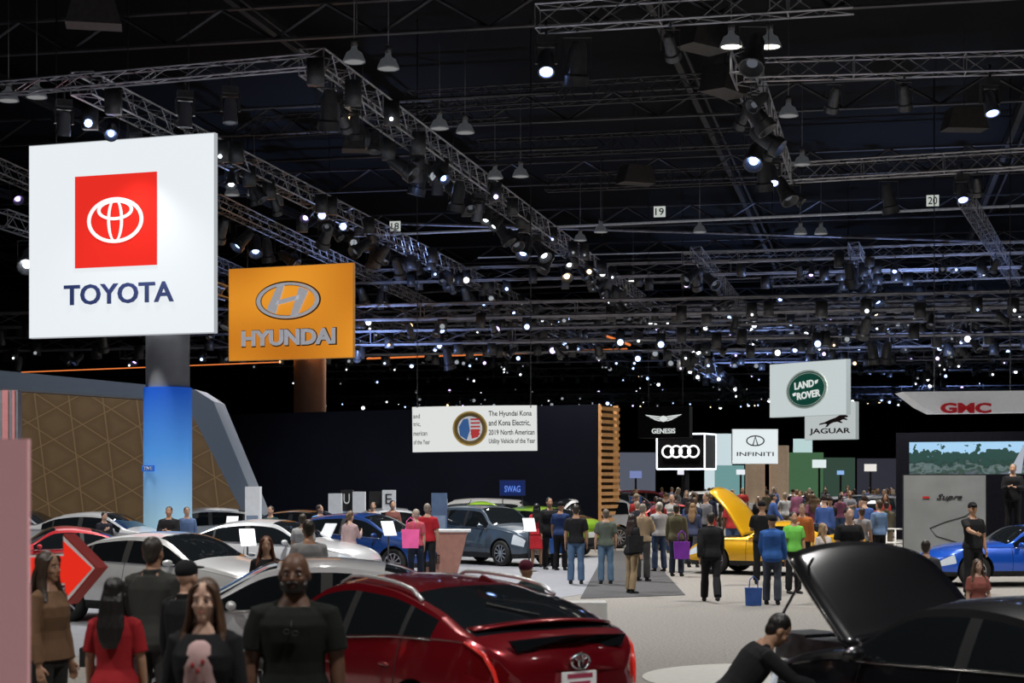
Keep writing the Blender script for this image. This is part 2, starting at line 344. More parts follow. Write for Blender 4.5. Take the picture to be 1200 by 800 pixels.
def tylogo(mb,k,y0,y1,xf=None):
    mb.ring(0,0,.94*k,.67*k,.11*k,y0,y1,wz=.10*k,xf=xf); mb.ring(0,.0,.26*k,.64*k,.085*k,y0,y1,wz=.05*k,xf=xf); mb.ring(0,.30*k,.60*k,.30*k,.10*k,y0,y1,wz=.085*k,xf=xf)
tylogo(mb,.90,-.07,-.045)
ob('emblem',mb.mesh('em',[emis('em_white',(1,1,1),.95)],False),o,loc=(cx,0,cz))
NAVY=mat('navy_letter',(.01,.015,.06),.5,em=(.01,.025,.09),es=.6,var=.05)
ob('lettering',textmesh('TOYOTA',.59*w,.105*h,NAVY,.02,.02),o,loc=(-.005*w,-.04,-.285*h))
colm=mat('column_grey',(.3,.31,.33),.5,var=.1,vs=2)
pillar(o,.58,-8.65,-2.0,colm,x=.98,y=.78)
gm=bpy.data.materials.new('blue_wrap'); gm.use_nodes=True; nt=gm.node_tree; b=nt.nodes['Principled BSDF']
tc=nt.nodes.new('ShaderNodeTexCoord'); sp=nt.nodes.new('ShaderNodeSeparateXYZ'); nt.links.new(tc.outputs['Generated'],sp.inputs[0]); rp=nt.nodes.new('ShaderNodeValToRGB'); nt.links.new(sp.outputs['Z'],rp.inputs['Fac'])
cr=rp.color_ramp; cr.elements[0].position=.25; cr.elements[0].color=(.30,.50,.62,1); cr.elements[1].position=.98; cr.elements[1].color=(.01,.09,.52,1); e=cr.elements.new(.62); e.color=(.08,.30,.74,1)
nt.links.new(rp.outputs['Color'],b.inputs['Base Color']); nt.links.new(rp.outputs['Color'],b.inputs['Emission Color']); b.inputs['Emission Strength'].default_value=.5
pillar(o,.64,-8.64,-3.95,gm,x=.98,y=.78,name='column_wrap')
mb=MB(); mb.box((0,0,0),(.5,.02,.16)); bb=ob('text_band',mb.mesh('tb',[mat('bandblue',(.02,.12,.5),.5,em=(.02,.15,.6),es=.5,var=.05)],False),o,loc=(.75,.17,-6.1),rot=(0,0,-.35)); ob('lettering',textmesh('TIVE',.36,.1,WHITE,.005,.01),bb,loc=(0,-.015,0))
og=bpy.data.materials.new('orange_box'); og.use_nodes=True; nt=og.node_tree; b=nt.nodes['Principled BSDF']
tc=nt.nodes.new('ShaderNodeTexCoord'); gr=nt.nodes.new('ShaderNodeTexNoise'); gr.inputs['Scale'].default_value=1.2; gr.inputs['Detail'].default_value=0; nt.links.new(tc.outputs['Generated'],gr.inputs['Vector']); rp=nt.nodes.new('ShaderNodeValToRGB'); nt.links.new(gr.outputs['Fac'],rp.inputs['Fac'])
rp.color_ramp.elements[0].color=(.50,.15,.01,1); rp.color_ramp.elements[1].color=(.92,.36,.03,1); rp.color_ramp.elements[0].position=.3; rp.color_ramp.elements[1].position=.7
b.inputs['Base Color'].default_value=(.1,.035,.005,1); nt.links.new(rp.outputs['Color'],b.inputs['Emission Color']); b.inputs['Emission Strength'].default_value=.9
o,w,h=signbox('sign_tower',268,66,414,64,6.82,10.38,.16,og,mat('or_side',(.5,.2,.05),.4,em=(.8,.4,.1),es=.3,var=.1),'orange illuminated sign box with silver oval emblem on a column')
SIL=mat('silver_letter',(.45,.46,.5),.3,.4,em=(.75,.75,.8),es=.38,var=.25,vs=3); DK=mat('dark_edge',(.04,.02,.02),.5,var=.1)
def hy(mb,s,y0,y1,mi):
    mb.ring(0,0,1.25*s,.68*s,.15*s,y0,y1,mi,wz=.09*s)
    mb.prism([(-.84*s,-.34*s),(-.48*s,-.50*s),(-.12*s,.60*s),(-.40*s,.58*s)],y0,y1,mi)
    mb.prism([(.40*s,-.58*s),(.12*s,-.60*s),(.48*s,.50*s),(.84*s,.34*s)],y0,y1,mi)
    mb.prism([(-.5*s,-.16*s),(-.2*s,-.12*s),(.45*s,.02*s),(.5*s,.18*s),(.2*s,.14*s),(-.4*s,-.0*s)],y0,y1,mi)
mb=MB(); hy(mb,1.0,-.10,-.06,0); e=ob('emblem',mb.mesh('em2',[SIL],False),o,loc=(-.012*w,0,.13*h)); e.scale=(1.08,1,1.0)
mb=MB(); mb.ring(0,0,1.3,.74,.05,-.06,-.02,wz=.05); mb.ring(0,0,1.12,.61,.04,-.06,-.02); ob('emblem_outline',mb.mesh('em3',[DK],False),o,loc=(-.012*w,0,.13*h),scale=(1.08,1,1.0))
ob('lettering',textmesh('HYUNDAI',.75*w,.17*h,SIL,.03,.035),o,loc=(-.01*w,-.07,-.265*h)); ob('letter_outline',textmesh('HYUNDAI',.765*w,.19*h,DK,.01,.05,name='ls'),o,loc=(-.008*w,-.03,-.268*h))  # second text is the dark outline behind the silver letters
pillar(o,.62,-8.6,-1.7,mat('column_brown',(.24,.12,.07),.6,var=.1,vs=2),x=.42,y=.8)
WB=emis('wb2',(.72,.80,.80),.75)
o,w,h=signbox('hanging_sign',902,82,992,78,5.2,7.75,.28,WB,emis('wb2s',(.62,.70,.70),.55),'white hanging sign box with dark green oval badge')
GR=mat('green_badge',(.01,.09,.06),.4,em=(.01,.12,.08),es=.3,var=.05); 
mb=MB(); mb.prism([(1.27*math.cos(a*math.pi/24),.86*math.sin(a*math.pi/24)) for a in range(48)],-.06,-.02); e=ob('badge',mb.mesh('bd',[GR],False),o,loc=(.02,0,-.02),rot=(0,-.09,0))
mb=MB(); mb.ring(0,0,1.31,.90,.07,-.08,-.02); mb.ring(0,0,1.18,.77,.025,-.085,-.05); ob('rim',mb.mesh('bdr',[mat('badge_rim',(.6,.68,.64),.3,.5,em=(.6,.7,.65),es=.3,var=.1)],False),e)
LW=emis('lw',(.85,.9,.88),.8)
ob('lettering',textmesh('LAND',1.25,.34,LW,.01,.03),e,loc=(-.12,-.08,.24)); ob('lettering',textmesh('ROVER',1.5,.34,LW,.01,.03),e,loc=(.12,-.08,-.26))
mb=MB(); mb.prism([(.58,.32),(.78,.36),(.72,.22),(.6,.18)],-.1,-.06); mb.prism([(-.9,-.1),(-.7,-.06),(-.72,-.2),(-.86,-.22)],-.1,-.06); ob('badge_mark',mb.mesh('bm',[LW],False),e)
o,w,h=signbox('hanging_sign',943,90,1003,88,4.3,6.25,.3,emis('wb3',(.72,.78,.78),.65),emis('wb3s',(.7,.78,.78),.4),'white hanging sign box with leaping cat figure')
ob('lettering',textmesh('JAGUAR',.8*w,.36,DK,.01,.02),o,loc=(0,-.03,-.55))
cat=[(-1.1,-.05),(-.75,.02),(-.35,.2),(.05,.32),(.4,.5),(.62,.52),(.75,.62),(.8,.5),(1.0,.42),(.9,.33),(.7,.33),(.95,.2),(.88,.14),(.6,.2),(.4,.1),(.6,-.02),(.5,-.06),(.2,.04),(-.1,0),(-.35,-.1),(-.55,-.3),(-.7,-.32),(-.55,-.12),(-.75,-.08),(-1.15,-.16)]
mb=MB(); mb.prism([(x*.8+.3,z*.75-.08) for x,z in cat],-.06,-.02); ob('emblem',mb.mesh('cat',[DK],False),o)
o,w,h=signbox('hanging_sign',748,75,808,74,4.05,5.42,.4,mat('blk_sign',(.006,.006,.008),.5,var=.1,spec=.1),BLACK,'black hanging sign with pale winged emblem')
def wings(s):
    mb=MB(); mb.prism([(.22*s*math.cos(a*math.pi/4),.16*s*math.sin(a*math.pi/4)) for a in range(8)],-.05,-.01)
    for sg in(-1,1):
        for k in range(3):
            z=(.1-.1*k)*s; mb.prism([(sg*.2*s,z+.03*s),(sg*(1.0-.2*k)*s,z+(.12)*s),(sg*(.85-.2*k)*s,z+.04*s),(sg*.2*s,z-.03*s)],-.05,-.01)
    return mb
ob('emblem',wings(.85).mesh('wg',[LW],False),o,loc=(0,-.02,.15)); ob('lettering',textmesh('GENESIS',.46*w,.22,LW,.01,.02),o,loc=(0,-.03,-.38))
# four rings sign
o,w,h=signbox('light_box',770,80,826,79,2.72,4.35,1.6,mat('blk2',(.006,.006,.008),.5,var=.1,spec=.1),mat('blk3',(.05,.055,.06),.5,var=.1),'black sign cube edged in white light with four rings')
mb=MB()
for i in range(4): mb.ring(-.52+i*.35,.0,.25,.25,.06,-.08,-.03)
ob('emblem',mb.mesh('rg',[emis('rgw',(1,1,1),1.6)],False),o,scale=(1.2,1,1.2))
WL=emis('white_line',(.85,.92,1),1.9)
mb=MB(); a_,b_=w/2,h/2
for p,q in [((-a_,-.03,b_),(a_,-.03,b_)),((a_,-.03,b_),(a_,-.03,-b_)),((a_,-.03,-b_),(-a_,-.03,-b_)),((-a_,-.03,-b_),(-a_,-.03,b_)),((a_,0,b_),(a_,1.6,b_)),((a_,0,-b_),(a_,1.6,-b_)),((a_,1.6,b_),(a_,1.6,-b_))]: mb.tube([p,q],.04,n=4)
ob('light_edge',mb.mesh('le',[WL],False),o)
mb=MB(); mb.tube([(0,.8,-3.53),(0,.8,-.7)],.12,n=12); ob('post',mb.mesh('lbp',[DSTEEL]),o)
def panel(name,xl,xr,yt,yb,Y,m,label,cat='booth wall',th=.2,Yr=None,ground=True):
    Yr=Yr or Y; a=Vector((X(xl,Y),Y,0));b=Vector((X(xr,Yr),Yr,0)); d=b-a; z1=ZP(yt,Y); z0=0 if ground else ZP(yb,Y)
    mb=MB(); mb.box((d.length/2,th/2,(z0+z1)/2),(d.length,th,z1-z0)); return ob(name,mb.mesh(name,[m],False),loc=a,rot=(0,0,math.atan2(d.y,d.x)),label=label,cat=cat)
panel('booth_wall',726,768,530,0,100,emis('wl1',(.4,.45,.6),.2),'dim grey booth wall beneath the hanging signs')  # booth lighting on these far walls is put in as material glow
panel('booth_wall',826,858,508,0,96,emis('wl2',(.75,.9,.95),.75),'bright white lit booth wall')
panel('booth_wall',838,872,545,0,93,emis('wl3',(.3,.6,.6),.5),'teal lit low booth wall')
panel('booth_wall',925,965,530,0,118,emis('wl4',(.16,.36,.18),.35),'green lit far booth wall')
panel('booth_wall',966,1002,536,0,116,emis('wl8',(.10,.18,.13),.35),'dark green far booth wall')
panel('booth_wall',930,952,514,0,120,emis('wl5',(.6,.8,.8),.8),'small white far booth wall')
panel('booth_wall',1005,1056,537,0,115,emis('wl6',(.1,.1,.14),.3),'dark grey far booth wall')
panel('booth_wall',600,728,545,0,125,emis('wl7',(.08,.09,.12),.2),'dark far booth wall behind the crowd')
for px,py,ww,c in [(745,560,14,(.2,.25,.5)),(800,556,12,(.9,.9,1)),(960,548,16,(.8,.9,.9)),(1020,552,14,(.9,.85,.8)),(985,556,8,(.3,.5,.9)),(868,556,10,(.9,.95,1))]:
    Y=90; mb=MB(); hh=ww*.6/F*Y; mb.box((0,0,hh/2+.0),(ww/F*Y,.08,hh)); mb.box((0,.0,-ZP(py,Y)/2),(.1,.1,ZP(py,Y)),1)
    ob('monitor',mb.mesh('mon',[emis('mon_%d'%px,c,.9),BLACK],False),loc=(X(px,Y),Y,ZP(py,Y)),label='small glowing monitor on a post in a far booth',cat='screen',group='far monitors')
o,w,h=signbox('hanging_sign',858,85,912,85,3.0,4.75,.3,emis('inf',(.85,.93,.95),.9),WHITE,'white illuminated booth header with oval emblem')
mb=MB(); mb.ring(0,0,.46,.27,.06,-.06,-.02); mb.prism([(-.1,-.25),(0,.15),(.1,-.25),(.16,-.25),(0,.25),(-.16,-.25)],-.06,-.02); ob('emblem',mb.mesh('ie',[DK],False),o,loc=(0,0,.28)); ob('lettering',textmesh('INFINITI',.8*w,.2,DK,.01,.01),o,loc=(0,-.03,-.38))
for px in (885,913):
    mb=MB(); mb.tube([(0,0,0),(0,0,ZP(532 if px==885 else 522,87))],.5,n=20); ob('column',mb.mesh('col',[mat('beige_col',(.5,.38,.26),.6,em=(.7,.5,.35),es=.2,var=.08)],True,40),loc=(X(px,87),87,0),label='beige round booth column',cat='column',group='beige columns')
def wall_between(a,b,z0,z1,th,m,name,label,kind=None):
    a=Vector(a);b=Vector(b);d=b-a; mb=MB(); mb.box((d.length/2,th/2,(z0+z1)/2),(d.length,th,z1-z0)); return ob(name,mb.mesh(name,[m],False),loc=(a.x,a.y,0),rot=(0,0,math.atan2(d.y,d.x)),label=label,cat='booth wall')
pr=(X(700,55),55,0); pl=(X(200,65.5),65.5,0)
wall_between(pl,pr,0,4.68,.3,mat('navy_wall',(.0035,.0045,.010),.8,var=.2,vs=.6,spec=.08),'booth_wall','long dark navy booth wall behind the display cars')
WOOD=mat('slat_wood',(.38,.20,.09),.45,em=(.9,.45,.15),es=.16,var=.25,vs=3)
a=Vector((X(704,55),55,0)); b2=Vector((X(725,56.2),56.2,0)); d=b2-a; mb=MB(); mb.box((d.length/2,.2,2.34),(d.length,.06,4.68),1)
for i in range(22): mb.box((d.length/2,0,.1+i*.212),(d.length,.08,.11),0)
for x in(0.03,d.length-.03): mb.box((x,.1,2.34),(.06,.2,4.68),0)
ob('slatted_screen',mb.mesh('ss',[WOOD,BLACK],False),loc=a,rot=(0,0,math.atan2(d.y,d.x)),label='warm wooden slatted screen at the end of the dark wall',cat='screen')
# curved banner
CUR=lambda x:.07*x*x
mb=MB(); n=24; Wb=3.75; Hb=1.36; vs=[];fs=[]
for i in range(n+1):
    x=-Wb/2+Wb*i/n
    for z in(-Hb/2,Hb/2):
        for dy in(0,.06): vs.append((x,CUR(x)+dy,z))
for i in range(n):
    a=4*i;b=a+4; fs+=[(a,b,b+2,a+2),(a+1,a+3,b+3,b+1),(a,a+1,b+1,b),(a+2,b+2,b+3,a+3)]
fs+=[(0,2,3,1),(4*n,4*n+1,4*n+3,4*n+2)]
mb.add(vs,fs); BY=51
ban=ob('banner',mb.mesh('bn',[emis('ban_white',(.80,.82,.80),.9)],False),loc=(X(555.5,BY),BY,ZP(502,BY)),rot=(0,-.012,-.05),label='curved white hanging banner with award text and round seal',cat='banner')
def bent(s,w,h,x,z,m,bold=.0):
    me=textmesh(s,w,h,m,.004,bold)
    for v in me.vertices: v.co.x+=x; v.co.z+=z; v.co.y+=CUR(v.co.x)-.03
    ob('lettering',me,ban)
INK=mat('ink',(.008,.01,.015),.9,var=.05,spec=.1)
bent('The Hyundai Kona',1.28,.20,1.08,.42,INK,.012); bent('and Kona Electric,',1.24,.20,1.06,.15,INK,.012); bent('2019 North American',1.36,.16,1.12,-.12,INK,.012); bent('Utility Vehicle of the Year',1.38,.19,1.13,-.40,INK,.012)
for s,w_,z in [('and',.20,.40),('tric,',.22,.15),('merican',.42,-.12),('of the Year',.5,-.38)]: bent(s,w_,.14,-1.84+w_/2,z,INK,.005)
mb=MB(); cir=lambda r,n=40:[(r*math.cos(a*2*math.pi/n),r*math.sin(a*2*math.pi/n)) for a in range(n)]
mb.prism(cir(.52),-.03,0,0); mb.prism(cir(.47),-.035,-.03,1); mb.prism(cir(.37),-.04,-.035,2)
mb.prism([(-.3,-.2),(-.1,-.34),(0,-.05),(-.05,.3),(-.2,.28),(-.33,.05)],-.045,-.04,3)
for k in range(5): mb.prism([(.02,.3-.11*k),(.3,.3-.11*k),(.3,.25-.11*k),(.02,.25-.11*k)],-.045,-.04,4)
mb.prism([(.02,-.02),(.3,-.02),(.25,-.25),(.05,-.3)],-.047,-.04,4)
ob('seal',mb.mesh('sl',[mat('gold',(.55,.36,.1),.4,.3,em=(.6,.4,.1),es=.3,var=.1),mat('goldd',(.40,.27,.09),.5,var=.1),mat('sealw',(.7,.72,.75),.5,em=(.7,.72,.75),es=.4,var=.05),mat('sealb',(.05,.15,.4),.5,em=(.05,.15,.4),es=.4,var=.05),mat('sealr',(.6,.05,.05),.5,em=(.6,.05,.05),es=.4,var=.05)],False),ban,loc=(-.12,0,0))
# quilted pavilion
qm=bpy.data.materials.new('quilted_gold'); qm.use_nodes=True; nt=qm.node_tree; b=nt.nodes['Principled BSDF']; N=nt.nodes.new; L=nt.links.new
tc=N('ShaderNodeTexCoord'); sp=N('ShaderNodeSeparateXYZ'); L(tc.outputs['Object'],sp.inputs[0])
def M(op,a,b_=None):
    n=N('ShaderNodeMath'); n.operation=op
    for i,q in enumerate((a,b_)):
        if q is None: continue
        if isinstance(q,(int,float)): n.inputs[i].default_value=q
        else: L(q,n.inputs[i])
    return n.outputs[0]
lines=None
for (kx,kz) in((.62,.95),(.55,-1.05),(.95,.12)):
    s_=M('ADD',M('MULTIPLY',sp.outputs['X'],kx),M('MULTIPLY',sp.outputs['Z'],kz)); fr_=M('FRACT',s_); dd=M('ABSOLUTE',M('SUBTRACT',fr_,.5))
    lines=dd if lines is None else M('MINIMUM',lines,dd)
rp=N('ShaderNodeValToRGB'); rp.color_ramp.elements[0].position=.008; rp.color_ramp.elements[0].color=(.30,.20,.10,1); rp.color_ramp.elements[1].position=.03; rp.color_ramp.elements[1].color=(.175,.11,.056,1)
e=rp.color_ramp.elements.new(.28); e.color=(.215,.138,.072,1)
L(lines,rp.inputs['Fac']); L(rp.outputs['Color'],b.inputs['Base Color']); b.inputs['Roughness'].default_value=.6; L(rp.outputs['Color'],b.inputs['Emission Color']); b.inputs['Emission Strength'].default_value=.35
YQ=53
pts=[(X(-40,YQ),0),(X(290,YQ),0),(X(290,YQ),ZP(600,YQ)),(X(217,YQ),ZP(472,YQ)),(X(-40,YQ),ZP(455,YQ))]
mb=MB(); mb.prism(pts,0,.2); ob('pavilion_wall',mb.mesh('pw',[qm],False),loc=(0,YQ,0),label='brown quilted pavilion wall with fine golden seams',cat='booth wall')
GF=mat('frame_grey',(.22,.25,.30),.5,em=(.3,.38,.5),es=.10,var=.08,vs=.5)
YF=50.5
outer=[(-40,430),(228,456),(250,470),(304,600),(318,630)]; inner=[(300,630),(284,600),(219,474),(206,468),(-40,452)]
mb=MB(); mb.prism([(X(x,YF),ZP(y,YF) if y<625 else 0) for x,y in outer+inner],0,2.0); ob('portal_frame',mb.mesh('pf',[GF],False),loc=(0,YF,0),label='angular pale grey portal frame around the quilted pavilion',cat='booth frame')
mb=MB(); mb.box((0,0,1.23),(.7,.04,2.46),0); mb.box((0,0,.02),(.8,.5,.04),1)
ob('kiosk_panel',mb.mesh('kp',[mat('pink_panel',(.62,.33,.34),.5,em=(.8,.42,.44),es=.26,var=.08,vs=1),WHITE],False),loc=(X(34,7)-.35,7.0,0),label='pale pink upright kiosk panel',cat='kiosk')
mb=MB(); mb.box((0,0,2.1),(.42,.3,4.2),0); mb.box((-.06,-.16,2.1),(.12,.03,4.2),1); mb.box((.12,-.16,2.1),(.05,.03,4.2),1)
ob('pylon',mb.mesh('py',[mat('pyl_grey',(.2,.2,.22),.5,var=.1),mat('pyl_red',(.3,.1,.1),.5,em=(.9,.4,.4),es=.25,var=.1)],False),loc=(X(12,37),37,0),label='slim grey pylon with red light strips',cat='pylon')
ar=[(-.4,.16),(.02,.16),(.02,.34),(.36,0),(.02,-.34),(.02,-.16),(-.4,-.16)]
mb=MB(); mb.prism(ar,0,.22,0); mb.prism([(x*.86,z*.8) for x,z in ar],-.01,0.005,1)
aro=ob('arrow_sign',mb.mesh('ars',[mat('arr_dark',(.12,.02,.02),.4,em=(.6,.03,.02),es=.12,var=.1),emis('arr_red',(.85,.03,.015),.85)],False),loc=(X(74,15),15,ZP(667,15)),rot=(0,-.05,-.25),scale=.92,label='red glowing arrow sign pointing sideways on a post',cat='sign')
mb=MB(); mb.prism([(x*.93,z*.93) for x,z in ar],-.006,.0,0); ob('outline',mb.mesh('ao',[WHITE],False),aro)
mb=MB(); mb.tube([(-.3,.11,-.1),(-.3,.11,-1.6)],.03,n=10); mb.lathe([(0,0),(.2,0),(.2,.03),(0,.03)],20,xf=lambda v:v+Vector((-.3,.11,-1.6)),axis='z'); ob('post',mb.mesh('ap',[DSTEEL]),aro)
# right side booth
YD=64; wall_between((X(1050,YD),YD,0),(X(1260,YD-3),YD-3,0),0,ZP(507,YD),.3,mat('dark_wall2',(.01,.01,.016),.8,var=.2,spec=.1),'booth_wall','dark booth wall carrying a wide video screen')
lm=bpy.data.materials.new('video_landscape'); lm.use_nodes=True; nt=lm.node_tree; b=nt.nodes['Principled BSDF']; N=nt.nodes.new; L=nt.links.new
tc=N('ShaderNodeTexCoord'); sp=N('ShaderNodeSeparateXYZ'); L(tc.outputs['Generated'],sp.inputs[0]); mp=N('ShaderNodeMapping'); mp.inputs['Scale'].default_value=(3.2,1,1); L(tc.outputs['Generated'],mp.inputs[0]); no=N('ShaderNodeTexNoise'); no.inputs['Scale'].default_value=5; no.inputs['Detail'].default_value=8; L(mp.outputs[0],no.inputs['Vector'])
ad=N('ShaderNodeMath'); ad.operation='MULTIPLY_ADD'; L(no.outputs['Fac'],ad.inputs[0]); ad.inputs[1].default_value=1.1; L(sp.outputs['Z'],ad.inputs[2])
rp=N('ShaderNodeValToRGB'); L(ad.outputs[0],rp.inputs['Fac']); c=rp.color_ramp; c.elements[0].position=.45; c.elements[0].color=(.10,.12,.15,1); c.elements[1].position=1.0; c.elements[1].color=(.02,.06,.05,1)
for p,q in((.6,(.02,.05,.03,1)),(.75,(.12,.17,.17,1)),(.88,(.015,.04,.03,1))): e=c.elements.new(p); e.color=q
mx=N('ShaderNodeMix'); mx.data_type='RGBA'; gt=N('ShaderNodeMath'); gt.operation='GREATER_THAN'; L(ad.outputs[0],gt.inputs[0]); gt.inputs[1].default_value=1.28; L(gt.outputs[0],mx.inputs[0]); L(rp.outputs['Color'],mx.inputs[6]); mx.inputs[7].default_value=(.35,.58,.80,1)
L(mx.outputs[2],b.inputs['Emission Color']); b.inputs['Base Color'].default_value=(.02,.02,.03,1); b.inputs['Emission Strength'].default_value=1.1
o,w,h=signbox('video_screen',1065,62,1240,60,2.42,3.62,.15,lm,BLACK,'wide video screen showing a road through pine trees'); o['category']='screen'
mb=MB(); mb.prism([(.9,-.55),(1.35,-.55),(1.5,.5),(1.45,.5)],-.025,-.01); ob('screen_image_road',mb.mesh('rd',[emis('road',(.55,.6,.7),.7)],False),o)
YG=58; mb=MB(); mb.prism([(X(1058,YG),ZP(459,YG)),(X(1240,YG),ZP(457,YG)),(X(1240,YG),ZP(482,YG)),(X(1096,YG),ZP(484,YG)),(X(1080,YG),ZP(476,YG))],0,1.2)
o=ob('header_sign',mb.mesh('gs',[mat('gm_white',(.5,.51,.53),.4,em=(.8,.82,.85),es=.22,var=.05)],False),loc=(0,YG,0),label='white wing shaped header sign with red letters',cat='sign')
ob('lettering',textmesh('GMC',59/F*YG,.35,mat('gmc_red',(.35,.008,.015),.4,em=(.5,.02,.03),es=.2,var=.05),.06,.04),o,loc=(X(1131,YG),-.08,ZP(478,YG)))
for px in(1100,1190):
    mb=MB(); mb.tube([(0,0,5.2),(0,0,ZC)],.02,n=5); ob('sign_cable',mb.mesh('sc',[DSTEEL]),o,loc=(X(px,YG),.6,0))
o,w,h=signbox('display_wall',1058,43,1156,42.6,0,2.39,.3,mat('slate_panel',(.25,.27,.28),.5,var=.12,vs=1.5),BLACK,'grey display wall with a winding road line and script lettering'); o['category']='booth wall'
ob('lettering',textmesh('Supra',.62,.17,BLACK,.006,.0,shear=.4),o,loc=(.12,-.02,.62))
mb=MB(); mb.box((0,0,0),(.17,.01,.05)); ob('lettering_mark',mb.mesh('lm',[mat('redm',(.5,.02,.02),.5,var=.05)],False),o,loc=(-.45,-.02,.62))
mb=MB(); tp=[Vector((.75,-.012,.35)),Vector((.5,-.012,.15)),Vector((0,-.012,0)),Vector((-.35,-.012,-.15)),Vector((-.2,-.012,-.35)),Vector((.3,-.012,-.5)),Vector((.6,-.012,-.8))]
mb.tube(tp,.012,n=5); ob('road_line',mb.mesh('rl',[BLACK]),o)
mb=MB(); mb.box((0,0,.45),(3.6,3,.9)); ob('stage',mb.mesh('stg',[mat('stage_grey',(.2,.2,.22),.5,var=.1)],False),loc=(14.2,41.5,0),label='raised grey platform behind the blue car',cat='stage')
def rail(x0,y0,x1,y1,z=0):
    a=Vector((x0,y0,z));b=Vector((x1,y1,z));d=b-a;mb=MB()
    for hh in(.35,.65,1.0): mb.tube([Vector((0,0,hh)),d+Vector((0,0,hh))],.022,n=6)
    for k in range(5): mb.tube([d*(k/4),d*(k/4)+Vector((0,0,1.0))],.022,n=6)
    ob('railing',mb.mesh('rai',[WHITE]),loc=a,label='white tubular railing beside the display',cat='railing')
rail(X(1018,44),44,X(1060,43.4),43.4); rail(12.5,40.1,15.9,40.1,.9)
def kiosk(px,Y,wd,ht,m,label,txt=None,tm=None,name='display_tower'):
    mb=MB(); mb.box((0,0,ht/2),(wd,.35,ht),0); mb.box((0,-.19,ht*.40),(wd*.8,.03,ht*.56),1); mb.box((0,0,.03),(wd*1.2,.6,.06),0)
    o=ob(name,mb.mesh('kk',[m,mat('kface',(.12,.15,.2),.3,em=(.3,.4,.6),es=.2,var=.3,vs=4)],False),loc=(X(px,Y),Y,0),label=label,cat='display stand')
    if txt: ob('lettering',textmesh(txt,wd*.5,.3,tm or BLACK,.01,.0),o,loc=(0,-.2,ht-.26))
    return o
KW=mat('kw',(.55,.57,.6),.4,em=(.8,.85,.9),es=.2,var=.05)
kiosk(393,50,.38,1.85,KW,'slim white display tower'); kiosk(407,50.5,.36,1.95,BLACK,'black display tower with white letter','U',WHITE); kiosk(421,50,.36,1.9,KW,'slim white display tower'); kiosk(441,50.5,.4,1.9,BLACK,'slim black display tower'); kiosk(456,50,.38,1.95,KW,'white display tower with dark letter','E',BLACK)
kiosk(297,40,.34,2.1,KW,'white poster stand beside the portal')
kiosk(515,46,.42,1.9,mat('glassblue',(.06,.08,.12),.1,em=(.2,.4,.8),es=.1,var=.3,vs=3),'blue lit display case')
o,w,h=signbox('hanging_sign',585,52,616,52,1.75,2.25,.1,mat('swag_blue',(.01,.02,.12),.4,em=(.01,.04,.3),es=.2,var=.05),BLACK,'dark blue small sign with bright blue lettering'); ob('lettering',textmesh('SWAG',.6*w,.2,emis('swagt',(.15,.3,.9),.8),.01,.02),o,loc=(0,-.03,-.03))
mb=MB(); mb.tube([(-.3,.05,-.25),(-.3,.05,-1.99)],.02,n=6); mb.tube([(.3,.05,-.25),(.3,.05,-1.99)],.02,n=6); ob('post',mb.mesh('pst',[DSTEEL]),o)
mb=MB(); mb.prism([(-.45,0),(.25,0),(.5,1.05),(-.5,1.05)],-.35,.35,0); mb.box((.02,0,1.07),(1.1,.8,.05),1)
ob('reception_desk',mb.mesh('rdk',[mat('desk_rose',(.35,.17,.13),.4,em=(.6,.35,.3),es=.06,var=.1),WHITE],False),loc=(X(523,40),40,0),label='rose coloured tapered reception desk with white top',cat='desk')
mb=MB(); mb.box((0,0,.3),(.9,.5,.6)); o=ob('display_plinth',mb.mesh('dp',[mat('pl',(.6,.6,.6),.4,var=.05)],False),loc=(X(672,23.5),23.5,0),label='low white display plinth beside the car',cat='plinth')
def infoboard(px,Y,rz):
    mb=MB(); mb.lathe([(0,0),(.2,0),(.2,.02),(0,.02)],16,axis='z'); mb.tube([(0,0,0),(0,0,1.05)],.02,n=6); o=ob('info_stand',mb.mesh('ib',[DSTEEL]),loc=(X(px,Y),Y,0),rot=(0,0,rz),label='white tilted information board on a slim stand',cat='info stand',group='car info stands')
    mb=MB(); mb.box((0,0,0),(.30,.02,.42)); ob('board',mb.mesh('ibb',[KW],False),o,loc=(0,-.03,1.15),rot=(-.7,.0,0))
for a in [(290,33,.3),(385,37,-.5),(455,39,.4),(272,44,0),(620,42,.2)]: infoboard(*a)
